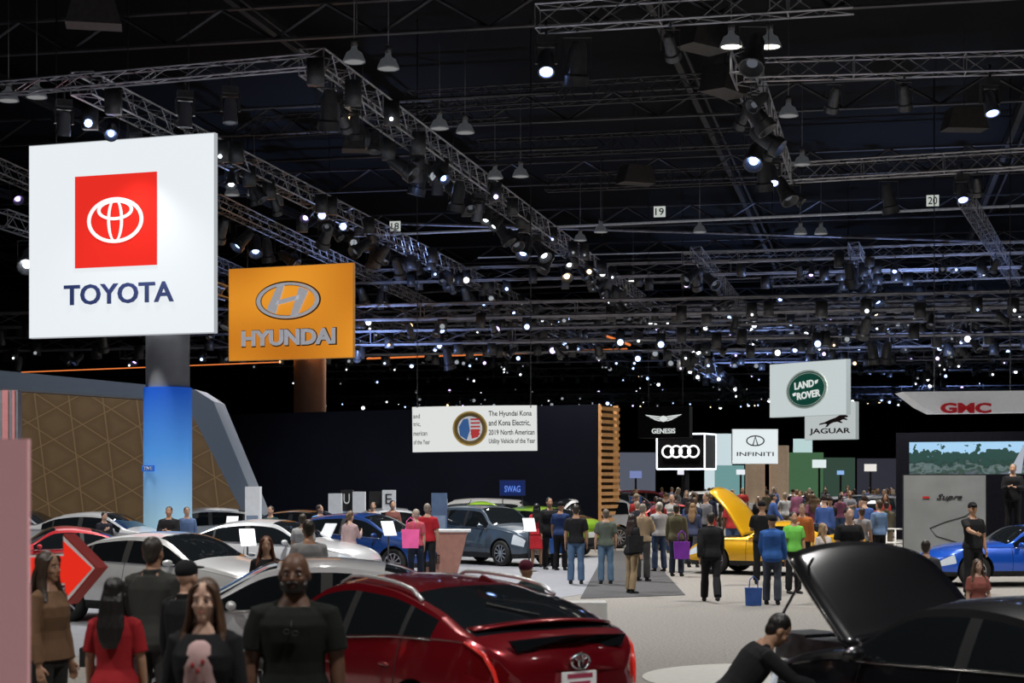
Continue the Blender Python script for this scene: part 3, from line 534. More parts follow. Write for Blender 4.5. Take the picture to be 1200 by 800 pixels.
# ------------------------------------------------------------ cars
def pch(tab):
    xs=np.array([a for a,_ in tab],float); ys=np.array([b for _,b in tab],float); h=np.diff(xs); dl=np.diff(ys)/h; m=np.zeros(len(xs)); m[0]=dl[0]; m[-1]=dl[-1]
    for i in range(1,len(xs)-1):
        m[i]=0 if dl[i-1]*dl[i]<=0 else 2*dl[i-1]*dl[i]/(dl[i-1]+dl[i])
    def f(x):
        x=min(max(x,xs[0]),xs[-1]); i=min(max(int(np.searchsorted(xs,x))-1,0),len(h)-1); t=(x-xs[i])/h[i]
        return float((2*t**3-3*t*t+1)*ys[i]+(t**3-2*t*t+t)*h[i]*m[i]+(-2*t**3+3*t*t)*ys[i+1]+(t**3-t*t)*h[i]*m[i+1])
    return f
SPEC={
'sedan':dict(L=4.75,W=.92,top=[(-.5,.80),(-.485,.98),(-.44,1.07),(-.34,1.12),(-.17,1.38),(-.03,1.44),(.07,1.41),(.235,1.06),(.3,1.0),(.42,.88),(.475,.76),(.5,.62)],
  belt=[(-.5,.72),(-.485,.88),(-.4,.99),(-.2,.98),(.1,.93),(.25,.90),(.42,.78),(.475,.68),(.5,.56)],cowl=.235,hdr=.07,rhdr=-.17,rbase=-.33,s0=-.27,s1=.2,pil=[(-.04,.012),(-.20,.007)],wt=(.30,-.285),wr=.33),
'suv':dict(L=4.65,W=.93,top=[(-.5,.95),(-.49,1.10),(-.465,1.25),(-.42,1.55),(-.36,1.63),(-.1,1.68),(.06,1.63),(.215,1.18),(.3,1.12),(.43,1.0),(.48,.86),(.5,.68)],
  belt=[(-.5,.85),(-.485,1.02),(-.4,1.10),(0,1.06),(.22,1.02),(.43,.90),(.48,.78),(.5,.6)],cowl=.215,hdr=.06,rhdr=-.40,rbase=-.468,s0=-.40,s1=.18,pil=[(-.04,.012),(-.23,.012)],wt=(.305,-.29),wr=.36),
'hatch':dict(L=4.6,W=.885,top=[(-.5,.84),(-.492,.96),(-.475,1.05),(-.44,1.11),(-.30,1.32),(-.12,1.45),(.0,1.47),(.09,1.42),(.27,1.04),(.33,.97),(.43,.84),(.48,.70),(.5,.55)],
  belt=[(-.5,.76),(-.485,.92),(-.42,1.04),(-.25,1.03),(0,.95),(.25,.88),(.43,.75),(.48,.64),(.5,.5)],cowl=.27,hdr=.09,rhdr=-.20,rbase=-.435,s0=-.335,s1=.24,pil=[(-.02,.012),(-.235,.008)],wt=(.30,-.285),wr=.33),
'sport':dict(L=4.4,W=.93,top=[(-.5,.74),(-.485,.92),(-.45,.98),(-.36,1.0),(-.17,1.24),(-.06,1.29),(.0,1.27),(.14,.95),(.3,.90),(.42,.78),(.475,.66),(.5,.52)],
  belt=[(-.5,.66),(-.485,.82),(-.36,.92),(-.2,.88),(.1,.82),(.3,.82),(.42,.70),(.475,.58),(.5,.46)],cowl=.14,hdr=.0,rhdr=-.17,rbase=-.35,s0=-.25,s1=.11,pil=[(-.12,.01)],wt=(.30,-.28),wr=.34)}
def car_section(S):
    top,belt=pch(S['top']),pch(S['belt']); W=S['W']
    bot=pch([(-.5,.42),(-.47,.30),(-.4,.24),(0,.22),(.4,.22),(.47,.24),(.5,.32)])
    wf=pch([(-.5,.62),(-.492,.74),(-.47,.87),(-.4,.96),(-.25,1),(.2,1),(.36,.98),(.44,.92),(.48,.80),(.495,.66),(.5,.55)])
    def sec(t):
        zt,zb,z0,w=top(t),belt(t),bot(t),wf(t)*W; zt=max(zt,zb+.03); h=zt-zb
        P=[(0,z0),(w*.5,z0),(w*.9,z0)]
        for k in range(8):
            s=k/7; y=w*(1-.055*(s-.45)**2/.2)
            P.append((y,z0+.04+(zb-z0-.04)*s))
        drop=min(.07,h*.45); we=w*.93-.02-max(0,h-.06)*.42; B=(w*.925,zb+.015)
        we=min(we,w*.90)
        for q in(0,.3,.62,.86,1.0):
            P.append((B[0]+(we-B[0])*(q*.8+.2*q*q),B[1]+(zt-drop-B[1])*q))
        for q in(.92,.75,.5,.25,0): P.append((we*q,zt-drop*q*q*q if q>0 else zt))
        bow=.20*max(0,min(1,(abs(t)-.05)/.42))**1.3*(1 if t>0 else .75)
        return [Vector((t*S['L']-math.copysign(bow*(abs(y)/W)**2,t),y,z)) for y,z in P]
    return sec,top,belt
PN={0:'body_shell',1:'windshield',2:'lower_trim',3:'headlight',4:'tail_light',5:'engine_bay',6:'rear_window',7:'side_window'}
_car={}
def islands(me,idx):
    vf={}
    for p in idx:
        for v in me.polygons[p].vertices: vf.setdefault(v,[]).append(p)
    seen=set();out=[]
    for p in idx:
        if p in seen: continue
        st=[p];seen.add(p);c=[]
        while st:
            q=st.pop();c.append(q)
            for v in me.polygons[q].vertices:
                for r in vf[v]:
                    if r not in seen: seen.add(r);st.append(r)
        out.append(c)
    return out
def submesh(me,idx,name,m):
    vm={};vs=[];fs=[]
    for p in idx:
        f=[]
        for v in me.polygons[p].vertices:
            if v not in vm: vm[v]=len(vs); vs.append(tuple(me.vertices[v].co))
            f.append(vm[v])
        fs.append(f)
    n=bpy.data.meshes.new(name); n.from_pydata(vs,[],fs); n.materials.append(m); n.polygons.foreach_set('use_smooth',[True]*len(fs)); n.update()
    try: n.set_sharp_from_angle(angle=math.radians(38))
    except Exception: pass
    return n
def car_tpl(kind,openhood=False):
    key=(kind,openhood)
    if key in _car: return _car[key]
    S=SPEC[kind]; sec,top,belt=car_section(S); L=S['L'];W=S['W']
    ts=set(np.round(np.linspace(-.5,.5,57),4)); 
    for k in('cowl','hdr','rhdr','rbase','s0','s1'): ts.add(S[k])
    for p,hw in S['pil']: ts.add(p-hw);ts.add(p+hw)
    ts|={-.495,-.488,-.475,.475,.488,.495,.465}
    ts=sorted(ts); cl=[ts[0]]
    for t in ts[1:]:
        if t-cl[-1]>.0035: cl.append(t)
    ts=cl
    mb=MB(); rings=[]
    for t in ts:
        P=sec(t); ring=P+[Vector((p.x,-p.y,p.z)) for p in P[-2:0:-1]]; rings.append(ring)
    n=len(rings[0]); vs=[v for r in rings for v in r]; fs=[];ms=[]
    hood=[]
    for i in range(len(ts)-1):
        tm=(ts[i]+ts[i+1])/2; h=top(tm)-belt(tm)
        for k in range(n):
            j=k if k<20 else 39-k; m=0
            if j<=3: m=2
            if 16<=j<=19:
                if S['hdr']<tm<S['cowl']: m=1
                elif S['rbase']<tm<S['rhdr']: m=6
                elif openhood and S['cowl']+.005<tm<.465: m=5; hood.append((i,k))
            if 11<=j<=13 and S['s0']<tm<S['s1'] and h>.09:
                m=7
                for p,hw in S['pil']:
                    if abs(tm-p)<hw: m=2
            if 7<=j<=9 and .425<tm<.487: m=3
            if 8<=j<=9 and -.492<tm<-.45: m=4
            fs.append((i*n+k,i*n+(k+1)%n,(i+1)*n+(k+1)%n,(i+1)*n+k)); ms.append(m)
    fs.append(tuple(range(n)));ms.append(0); fs.append(tuple((len(ts)-1)*n+k for k in range(n)));ms.append(0)
    mb.v=[tuple(v) for v in vs];mb.f=fs;mb.m=ms
    mats=[paint((.5,.5,.5)),GLASS,BLACK,HEADL,TAILL,mat('engine',(.05,.05,.055),.4,.5,var=.5,vs=9,bump=1,bs=12),GLASS,GLASS]
    base=mb.mesh('shell',mats)
    cut=MB()
    for wt in S['wt']:
        for sg in(-1,1): cut.tube([(wt*L,sg*(W-.30),S['wr']+.01),(wt*L,sg*(W+.3),S['wr']+.01)],S['wr']+.055,n=28,mi=2,frame=(Vector((1,0,0)),Vector((0,0,1))))
    cm=cut.mesh('cut',mats); co=bpy.data.objects.new('cut',cm); bpy.context.collection.objects.link(co)
    me=evalmesh(base,[('BOOLEAN',dict(operation='DIFFERENCE',object=co,solver='EXACT'))],'shell'); bpy.data.objects.remove(co)
    if len(me.polygons)<500: me=base
    parts=[]; by={}
    for p in me.polygons: by.setdefault(p.material_index,[]).append(p.index)
    for mi,idx in by.items():
        if mi in(3,4,7):
            for c in islands(me,idx):
                if sum(me.polygons[q].area for q in c)>.006: parts.append((PN[mi],submesh(me,c,PN[mi],mats[mi]),None))
        else: parts.append((PN[mi],submesh(me,idx,PN[mi],mats[mi]),None))
    def sidept(t,j,sg,off=.004):
        P=sec(t)[j]; return Vector((P.x,sg*(P.y+off),P.z))
    seams=[-.04,.19] if kind!='sport' else [.12]
    if kind!='sport': seams.append(-.235)
    for sg in(-1,1):
        for t in seams:
            g=MB(); pts=[sidept(t,j,sg,.001) for j in range(4,12)]; g.tube(pts,.005,n=4); parts.append(('door_seam',g.mesh('seam',[BLACK]),None))
        for t in ([.0,-.20] if kind!='sport' else [-.06]):
            g=MB(); p=sidept(t,8,sg,.018); g.ell(p,(.09,.015,.016),8,5); parts.append(('door_handle',g.mesh('hdl',[None]),'paint'))
        g=MB(); t=S['s1']-.03; p=sidept(t,11,sg,.0); g.ell(p+Vector((0,sg*.13,.06)),(.055,.11,.052),12,8); g.box(p+Vector((0,sg*.04,.02)),(.04,.12,.03)); parts.append(('side_mirror',g.mesh('mir',[None]),'paint'))
        g=MB(); tt=np.linspace(S['s0'],S['s1'],14); g.tube([sidept(t,11,sg,.004)+Vector((0,0,-.012)) for t in tt],.007,n=5); parts.append(('window_trim',g.mesh('wtr',[CHROME]),None))
    fx=L/2
    g=MB(); g.box((fx-.01,0,.42),(.06,1.0*W,.2)); 
    for k in range(5): g.box((fx+.022,0,.35+k*.035),(.01,.98*W,.012),1)
    parts.append(('grille',g.mesh('gr',[BLACK,CHROME],False),None))
    rx=-L/2; g=MB(); g.box((rx+.01,0,.48),(.05,1.05*W,.16)); parts.append(('rear_bumper_trim',g.mesh('rb',[BLACK],False),None))
    g=MB(); g.box((rx-.006,0,.66),(.02,.32,.16)); parts.append(('license_plate',g.mesh('lp',[WHITE],False),None))
    r=S['wr']; wm=MB(); wm.lathe([(r*.68,-.10),(r*.9,-.11),(r,-.08),(r,.08),(r*.9,.11),(r*.68,.10),(r*.66,0),(r*.68,-.10)],28)
    tyre=wm.mesh('tyre',[RUB])
    rm=MB(); rm.lathe([(r*.70,-.095),(r*.64,-.09),(r*.62,.05),(r*.70,.09)],28)
    for k in range(10):
        a=k*2*math.pi/10; rot=Matrix.Rotation(a,4,'Y'); rm.box((r*.36,-.075,0),(r*.6,.03,.035),0,lambda v,rot=rot:rot@v)
    rm.tube([(0,-.1,0),(0,-.03,0)],.07,n=14); rm.tube([(0,.0,0),(0,.02,0)],r*.6,n=20,mi=1)
    rim=rm.mesh('rim',[RIM,BLACK],True,30)
    hoodm=None
    if openhood:
        vm={};vs2=[];f2=[]
        c0=sec(S['cowl'])[20]; piv=Vector((c0.x-.02,0,c0.z)); Rm=Matrix.Rotation(math.radians(-52 if kind!='sport' else -60),4,'Y')
        for (i,k) in hood:
            q=[]
            for (a,b_) in((i,k),(i,(k+1)%n),(i+1,(k+1)%n),(i+1,k)):
                if (a,b_) not in vm:
                    vm[(a,b_)]=len(vs2); v=rings[a][b_]-piv; vs2.append(tuple(piv+Rm@Vector((v.x,v.y*1.05,v.z+.01))))
                q.append(vm[(a,b_)])
            f2.append(q)
        hm=bpy.data.meshes.new('hood'); hm.from_pydata(vs2,[],f2); hm.materials.append(paint((.5,.5,.5)))
        hm.polygons.foreach_set('use_smooth',[True]*len(f2)); hm.update()
        hoodm=evalmesh(hm,[('SOLIDIFY',dict(thickness=.035,offset=-1))],'hood')
        g=MB(); 
        for bx in((.6,.3,.5),(.9,-.25,.35),(1.3,.1,.4)): g.box((piv.x+bx[0],bx[1],piv.z-.18),(bx[2],.4,.22))
        g.tube([(piv.x+1.2,.6,piv.z-.1),(piv.x+.6,.62,piv.z+.6)],.012,n=6)
        parts.append(('engine',g.mesh('eng',[mat('engine2',(.12,.12,.13),.35,.5,var=.4,vs=9)],True,30),None))
    _car[key]=(S,parts,tyre,rim,hoodm,sec); return _car[key]
def car(kind,px,Y,ang,col,label,openhood=False,z=0,Xw=None,group=None,metal=.25,scale=None):
    S,parts,tyre,rim,hoodm,sec=car_tpl(kind,openhood); pm=paint(col,metal)
    o=ob('car',None,loc=(X(px,Y) if Xw is None else Xw,Y,z),rot=(0,0,math.radians(ang)),label=label,cat='car',group=group,scale=scale)
    for nm,me,t in parts:
        ob(nm,me,o,m0=pm if (nm=='body_shell' or t=='paint') else None)
    if hoodm: ob('hood',hoodm,o,m0=pm)
    for wt in S['wt']:
        for sg in(-1,1):
            w=ob('wheel',tyre,o,loc=(wt*S['L'],sg*(S['W']-.125),S['wr']),rot=(0,0,0 if sg<0 else math.pi)); ob('rim',rim,w)
    return o,S,sec
WHT=(.64,.65,.67);BLK=(.006,.006,.008);SLV=(.35,.36,.39);RED=(.20,.004,.010)
ang=90+35; ca,sa=math.cos(math.radians(ang)),math.sin(math.radians(ang))
rc,S,sec=car('hatch',0,13.1+2.3*sa,ang,RED,'metallic dark red hatchback seen from behind with silver roof rails',Xw=.50+2.3*ca,metal=.45)
CH=CHROME
for sg in(-1,1):
    g=MB(); pts=[]
    for t in np.linspace(-.25,.07,9):
        p=sec(t)[15]; e=.0 if t in(-.25,.07) else .045; pts.append(Vector((p.x,sg*(p.y-.03),p.z+.02+e)))
    g.tube(pts,.017,n=8); ob('roof_rail',g.mesh('rr',[mat('satin_rail',(.7,.7,.72),.3,.6,var=.05)]),rc)
    g=MB(); pl2=[]
    for t,j in((-.43,11),(-.45,10),(-.47,10),(-.485,9),(-.490,8),(-.492,7)):
        p=sec(t)[j]; pl2.append(Vector((p.x-.010,sg*(p.y+.006),p.z)))
    g.tube(pl2,[.008,.014,.018,.018,.014,.008],n=8); ob('tail_lamp_rim',g.mesh('tl',[TAILR]),rc)
g=MB(); sp_=[]
for k in range(13):
    y=-.66+1.32*k/12; sp_.append(Vector((-1.93+.14*(y/.7)**2,y,1.185-.06*(y/.7)**2)))
g.tube(sp_,[(.018,.075)]*13,n=10,frame=(Vector((0,0,1)),Vector((1,0,0)))); ob('spoiler',g.mesh('spo',[paint(RED,.45)]),rc)
g=MB()
g.prism([(-.50,.985),(.50,.985),(.56,1.07),(.0,1.10),(-.56,1.07)],-.01,.02,xf=lambda v:Vector((-2.28+.16*(v.x/.7)**2-v.y,-v.x,v.z))); ob('lower_rear_window',g.mesh('lrw',[GLASS],False),rc)
def rear(v): return Vector((-2.335+.0*v.x+v.y,-v.x,v.z))
g=MB(); tylogo(g,.095,-.02,.02,xf=lambda v:rear(v+Vector((0,0,.90)))); ob('emblem',g.mesh('rem',[CH]),rc)
g=MB(); g.prism([(-.16,.68),(.16,.68),(.16,.82),(-.16,.82)],-.0,.02,xf=rear); pm_=ob('number_plate',g.mesh('npl',[emis('plate',(.75,.75,.75),.15,(.6,.6,.6))],False),rc)
g=MB(); g.prism([(-.12,.77),(.12,.77),(.12,.805),(-.12,.805)],-.004,.0,xf=rear); g.prism([(-.10,.71),(.10,.71),(.10,.745),(-.10,.745)],-.004,.0,xf=rear); ob('plate_marking',g.mesh('pmk',[mat('pl_red',(.4,.05,.1),.5,var=.05)],False),rc)
g=MB(); g.prism([(0,0),(-.25,.0),(-.05,.06)],-.012,.012,xf=lambda v:Vector((-.95+v.x,v.y,1.44+v.z))); ob('antenna',g.mesh('ant',[paint(RED,.45)],False),rc)
g=MB(); g.tube([(-1.80,0,1.215),(-1.5,.3,1.30)],.01,n=5); ob('wiper',g.mesh('wip',[BLACK]),rc)
car('sedan',365,18.5,184,WHT,'white sedan parked beyond the red hatchback')
car('sedan',198,27.5,-28,WHT,'white sedan with alloy wheels beside the aisle')
car('sedan',318,36,-18,WHT,'white sedan in a row of display cars',group='display cars')
car('sedan',118,44,-12,WHT,'white sedan near the quilted pavilion',group='display cars')
car('hatch',425,41,-28,(.01,.05,.22),'deep blue hatchback with alloy wheels')
car('suv',575,46,-48,(.07,.10,.14),'slate blue compact crossover',scale=.94)
car('hatch',622,51,140,(.30,.55,.04),'lime green hatchback with raised hood',openhood=True)
car('suv',668,56,-150,WHT,'white crossover beside the lime hatchback')
car('sedan',360,47,-15,BLK,'black sedan in the second display row'); car('sedan',462,50.5,12,SLV,'silver sedan before the dark wall'); car('suv',545,53.5,170,(.5,.5,.52),'pale silver crossover before the dark wall')
car('sport',62,36,-160,(.5,.02,.03),'red race coupe with dark glass')
car('sedan',20,47,-10,SLV,'silver sedan near the quilted pavilion'); car('hatch',240,49,-165,WHT,'white hatchback before the quilted pavilion')
car('sport',913,41,152,(.90,.48,.01),'yellow sports coupe with raised hood',openhood=True)
car('sport',1192,37,-172,(.01,.10,.62),'bright blue sports coupe beside the grey wall')
bk,S,sec=car('sedan',0,12.5,119,BLK,'black sedan with its hood raised',openhood=True,Xw=3.78)
for i,(px,Y,a,c,k) in enumerate([(1010,66,-160,(.05,.05,.06),'suv'),(1035,74,-20,WHT,'sedan'),(985,82,10,SLV,'sedan'),(768,62,-150,(.5,.02,.02),'sedan'),(735,78,20,BLK,'suv'),(845,84,10,WHT,'suv'),(760,90,0,(.3,.02,.02),'suv'),(700,66,150,SLV,'sedan'),(930,95,0,WHT,'sedan')]):
    nm={(.05,.05,.06):'dark grey',WHT:'white',SLV:'silver',(.5,.02,.02):'bright red',BLK:'black',(.3,.02,.02):'dark red'}[c]
    car(k,px,Y,a,c,nm+' car on display beyond the crowd',group='distant display cars')
# ------------------------------------------------------------ people
def skel(p,fem):
    J={}; lean=math.radians(p.get('lean',0)); hp=Vector((0,0,.93)); Rl=Matrix.Rotation(lean,3,'X'); 
    Up=lambda v:hp+Rl@(Vector(v)-hp); J['U']=Up
    sx=.158 if fem else .182
    nk=Vector((0,.01,1.50)); Rh=Matrix.Rotation(math.radians(p.get('hyaw',0)),3,'Z')@Matrix.Rotation(math.radians(p.get('hpitch',0)),3,'X'); Rb=Matrix.Rotation(-lean*.35,3,'X')
    J['Hd']=lambda v:Up(nk)+Rl@(Rb@(Rh@(Vector(v)-nk)))
    for s,n in((-1,'r'),(1,'l')):
        a,b,e,c=[math.radians(q) for q in p.get('arm_'+n,(3,9,9,1))]
        sh=Up((s*sx,.005,1.392)); u=Vector((s*math.sin(b),-math.sin(a)*math.cos(b),-math.cos(a)*math.cos(b))); el=sh+u*.275
        f=Vector((-s*math.sin(c)+ (s*math.sin(b)*.4),-math.sin(a+e),-math.cos(a+e))).normalized(); wr=el+f*.25
        J['sh'+n],J['el'+n],J['wr'+n],J['fd'+n]=sh,el,wr,f
        t,k,sp=[math.radians(q) for q in p.get('leg_'+n,(0,2,2))]
        hj=Vector((s*.092,0,.92)); d=Vector((s*math.sin(sp),-math.sin(t),-math.cos(t))).normalized(); kn=hj+d*.43; d2=Vector((s*math.sin(sp)*.6,-math.sin(t-k),-math.cos(t-k))).normalized(); an=kn+d2*.41
        J['hj'+n],J['kn'+n],J['an'+n]=hj,kn,an
    dz=.085-min(J['anl'].z,J['anr'].z); J['dz']=dz; return J
def torso(mb,J,fem,i=0,z0=.84,z1=1.50,hemflare=0):
    m=[(.84,.12,.10,.0),(.90,.165,.118,.008),(.97,.168,.118,.006),(1.06,.15,.105,0),(1.13,.148,.102,0),(1.24,.165,.112,-.002),(1.34,.172,.115,0),(1.40,.145,.098,.005),(1.445,.10,.078,.01),(1.50,.062,.062,.012)]
    f=[(.84,.12,.10,.0),(.90,.172,.12,.01),(.97,.162,.112,.006),(1.06,.128,.092,0),(1.13,.126,.09,0),(1.24,.145,.112,-.018),(1.32,.150,.115,-.012),(1.39,.130,.09,.005),(1.44,.09,.072,.01),(1.50,.052,.054,.012)]
    R_=[r for r in (f if fem else m) if z0<=r[0]<=z1]
    out=[]
    for z,rx,ry,yo in R_:
        k=max(0,(1.06-z)/.2)*hemflare; out.append((z,rx+i+k,ry+i+k,yo))
    mb.loft(out,24,xf=J['U'])
def arms(mb,J,fem,i=0,frac=1.0,flare=0):
    k=.86 if fem else 1
    for n,s in(('r',-1),('l',1)):
        sh,el,wr=J['sh'+n],J['el'+n],J['wr'+n]; c=J['U']((s*.09,.008,1.405))
        mb.tube([J['U']((s*.03,.015,1.455)),J['U']((s*.10,.01,1.425)),sh+Vector((0,0,.012))],[.035+i*.8,.036*k+i*.8,.040*k+i*.8],n=12)
        if frac<=.5:
            e=sh.lerp(el,frac*2); mb.tube([c,sh,sh.lerp(e,.4),e],[.045*k+i,.055*k+i,.054*k+i+flare*.5,.050*k+i+flare],n=14)
        else:
            f=(frac-.5)*2; mb.tube([c,sh,sh.lerp(el,.45),el,el.lerp(wr,.35*f),el.lerp(wr,f)],[.045*k+i,.055*k+i,.050*k+i,.042*k+i,.042*k+i,.03*k+i],n=14)
def legs(mb,J,i=0,frac=1.0,str_=0):
    for n in 'rl':
        h,k,a=J['hj'+n],J['kn'+n],J['an'+n]; up=Vector((0,0,.02))
        P=[h+up,h.lerp(k,.35),k,k.lerp(a,.3),a+Vector((0,0,0))]; r=[.092+i,.082+i,.056+i,.056+i+str_*.5,.038+i+str_]
        mb.tube(P,r,n=14)
def hand(mb,wr,d,fwd,s):
    f=(fwd-d*fwd.dot(d)).normalized(); pn=d.cross(f)*(1 if s>0 else -1)
    mb.tube([wr-d*.03,wr,wr+d*.05,wr+d*.09],[(.022,.02),(.024,.018),(.04,.017),(.038,.014)],n=10,frame=(f,pn))
    for q,l in enumerate((.073,.082,.076,.058)):
        b_=wr+d*.082+f*(.031-.0205*q); p1=b_+(d+f*(.08-.05*q))*l*.5; p2=p1+(d*.8+pn*.45)*l*.35; p3=p2+(d*.5+pn*.7)*l*.25; mb.tube([b_,p1,p2,p3],[.0095,.009,.0085,.007],n=7)
    b_=wr+d*.03+f*.026; mb.tube([b_,b_+d*.03+f*.03,b_+d*.062+f*.038+pn*.012],[.013,.011,.009],n=7)
def headg(mb,J,fem):
    T_=J['Hd']; mb.ell((0,.012,1.655),(.075,.093,.098),20,14,xf=T_); mb.ell((0,-.022,1.602),(.060 if fem else .063,.068,.088),18,12,xf=T_)
    mb.ell((0,-.056,1.536),(.027,.026,.023),10,8,xf=T_); mb.tube([(0,-.080,1.642),(0,-.096,1.612),(0,-.105,1.600)],[.007,.010,.012],n=8,xf=T_); mb.ell((0,-.09,1.596),(.017,.012,.008),10,6,xf=T_)
    for s in(-1,1):
        mb.ell((s*.076,.008,1.618),(.012,.022,.033),10,8,xf=T_); mb.ell((s*.036,-.056,1.60),(.026,.026,.022),10,8,xf=T_); mb.ell((s*.03,-.071,1.657),(.024,.011,.009),10,6,xf=T_)
    a=J['U']((0,.012,1.44)); b_=T_((0,.0,1.57)); r=.048 if fem else .058
    mb.tube([a,a.lerp(b_,.5),b_],[r*1.15,r,r],n=14)
def remesh(mb,vox,name,sm=2):
    me=mb.mesh('r',[cloth((.5,.5,.5))]); return evalmesh(me,[('REMESH',dict(mode='VOXEL',voxel_size=vox,use_smooth_shade=True)),('SMOOTH',dict(factor=.5,iterations=sm))],name)
POSE={
'stand':dict(),
'phone':dict(arm_r=(25,6,95,25),hpitch=12),
'fold':dict(arm_r=(22,8,85,50),arm_l=(22,8,80,50)),
'walk':dict(arm_r=(22,6,18,0),arm_l=(-20,6,12,0),leg_r=(-16,18,1),leg_l=(20,4,1),lean=3),
'point':dict(arm_r=(55,10,25,0),hyaw=-20,leg_l=(6,6,3)),
'squat':dict(lean=38,arm_r=(48,6,25,0),arm_l=(62,10,15,8),leg_l=(82,112,8),leg_r=(70,112,10),hpitch=14),
'turn':dict(hyaw=35,arm_l=(10,8,30,10),leg_r=(-4,4,2)),
}
_pm={}
def pmesh(kind,pose,fem,var,hi):
    key=(kind,pose,fem,var,hi)
    if key in _pm: return _pm[key]
    J=skel(POSE[pose],fem); mb=MB(); vx=(.0065 if hi else .017)
    if kind=='body':
        torso(mb,J,fem); arms(mb,J,fem); legs(mb,J); headg(mb,J,fem)
        for n,s in(('r',-1),('l',1)):
            fw=Vector((0,-1,0)) if abs(J['fd'+n].y)<.8 else Vector((0,0,1)); hand(mb,J['wr'+n],J['fd'+n],fw,s)
            a=J['an'+n]; mb.tube([a,a+Vector((0,-.01,-.03)),a+Vector((0,-.05,-.055)),a+Vector((0,-.14,-.065))],[.038,.038,.03,.02],n=10)
    elif kind=='top':
        if var=='tee': torso(mb,J,fem,.014,.90,1.47,.02); arms(mb,J,fem,.012,.38,.010)
        elif var=='long': torso(mb,J,fem,.020,.90,1.47,.015); arms(mb,J,fem,.013,.98)
        elif var=='jacket': torso(mb,J,fem,.030,.84,1.47,.015); arms(mb,J,fem,.020,.98); mb.tube([J['U']((0,.03,1.43)),J['U']((0,.035,1.50))],.070,n=14)
        elif var=='dress': torso(mb,J,fem,.016,.90,1.47); arms(mb,J,fem,.012,.36,.01); mb.loft([(.50,.21,.17,0),(.7,.19,.15,0),(.95,.175,.13,0)],24)
        vx=max(vx,.008)
    elif kind=='bot':
        torso(mb,J,fem,.010,.84,1.0); mb.tube([J['hjl'],J['hjr']],.10,n=12); legs(mb,J,.014,1.0,.022)
        vx=max(vx,.010)
    elif kind=='shoe':
        a=J['an'+var]; fr=(Vector((1,0,0)),Vector((0,0,1)))
        mb.tube([a+Vector((0,.055,-.05)),a+Vector((0,.02,-.045)),a+Vector((0,-.06,-.05)),a+Vector((0,-.14,-.058)),a+Vector((0,-.185,-.062))],[(.03,.034),(.042,.042),(.045,.036),(.048,.028),(.03,.022)],n=12,frame=fr); mb.tube([a+Vector((0,0,.02)),a+Vector((0,0,-.04))],.045,n=12)
        vx=max(vx,.012)
    elif kind=='hair':
        T_=J['Hd']; fr=(Vector((1,0,0)),Vector((0,1,0)))
        if var in('short','long','bun','pony'):
            mb.ell((0,.026,1.668),(.082,.094,.096),20,14,xf=T_); mb.ell((0,.05,1.62),(.070,.058,.08),16,10,xf=T_)
        if var=='long':
            for s in(-1,1): mb.tube([(s*.035,-.052,1.722),(s*.068,-.035,1.69),(s*.082,-.005,1.62),(s*.088,.005,1.54),(s*.105,-.01,1.45),(s*.118,-.05,1.37),(s*.115,-.075,1.29),(s*.11,-.08,1.20)],[(.018,.022),(.02,.034),(.018,.045),(.022,.05),(.028,.045),(.032,.034),(.030,.026),(.014,.012)],n=12,frame=fr,xf=T_)
            mb.tube([(0,.05,1.66),(0,.082,1.58),(0,.095,1.48),(0,.125,1.38),(0,.135,1.28),(0,.135,1.22)],[(.080,.04),(.092,.042),(.105,.036),(.11,.028),(.085,.022),(.05,.012)],n=14,frame=fr,xf=T_)
        if var=='pony': mb.tube([(0,.1,1.68),(0,.15,1.62),(0,.14,1.5)],[.02,.03,.015],n=10,xf=T_)
        if var=='cap':
            mb.ell((0,.018,1.685),(.086,.104,.085),20,12,xf=T_); mb.ell((0,-.11,1.70),(.065,.07,.012),16,6,xf=T_)
        vx=.006 if hi else .013
    elif kind=='beard':
        T_=J['Hd']; mb.ell((0,-.032,1.553),(.0625,.064,.052),18,12,xf=T_); mb.tube([(-.04,-.07,1.565),(-.025,-.088,1.583),(0,-.094,1.586),(.025,-.088,1.583),(.04,-.07,1.565)],.009,n=8,xf=T_); vx=.005
        for s in(-1,1): mb.tube([(s*.071,-.01,1.635),(s*.066,-.02,1.59),(s*.055,-.04,1.55)],[.006,.012,.016],n=8,xf=T_)
    me=remesh(mb,vx,kind,2)
    dz=J['dz']
    for v in me.vertices: v.co.z+=dz
    _pm[key]=(me,J); return _pm[key]
EYE=mat('eye_white',(.45,.42,.40),.2,var=.03); IRIS=mat('iris',(.03,.018,.01),.15,var=.1)
SK=[(.50,.30,.21),(.38,.21,.13),(.11,.052,.03),(.55,.35,.26),(.32,.17,.10)]
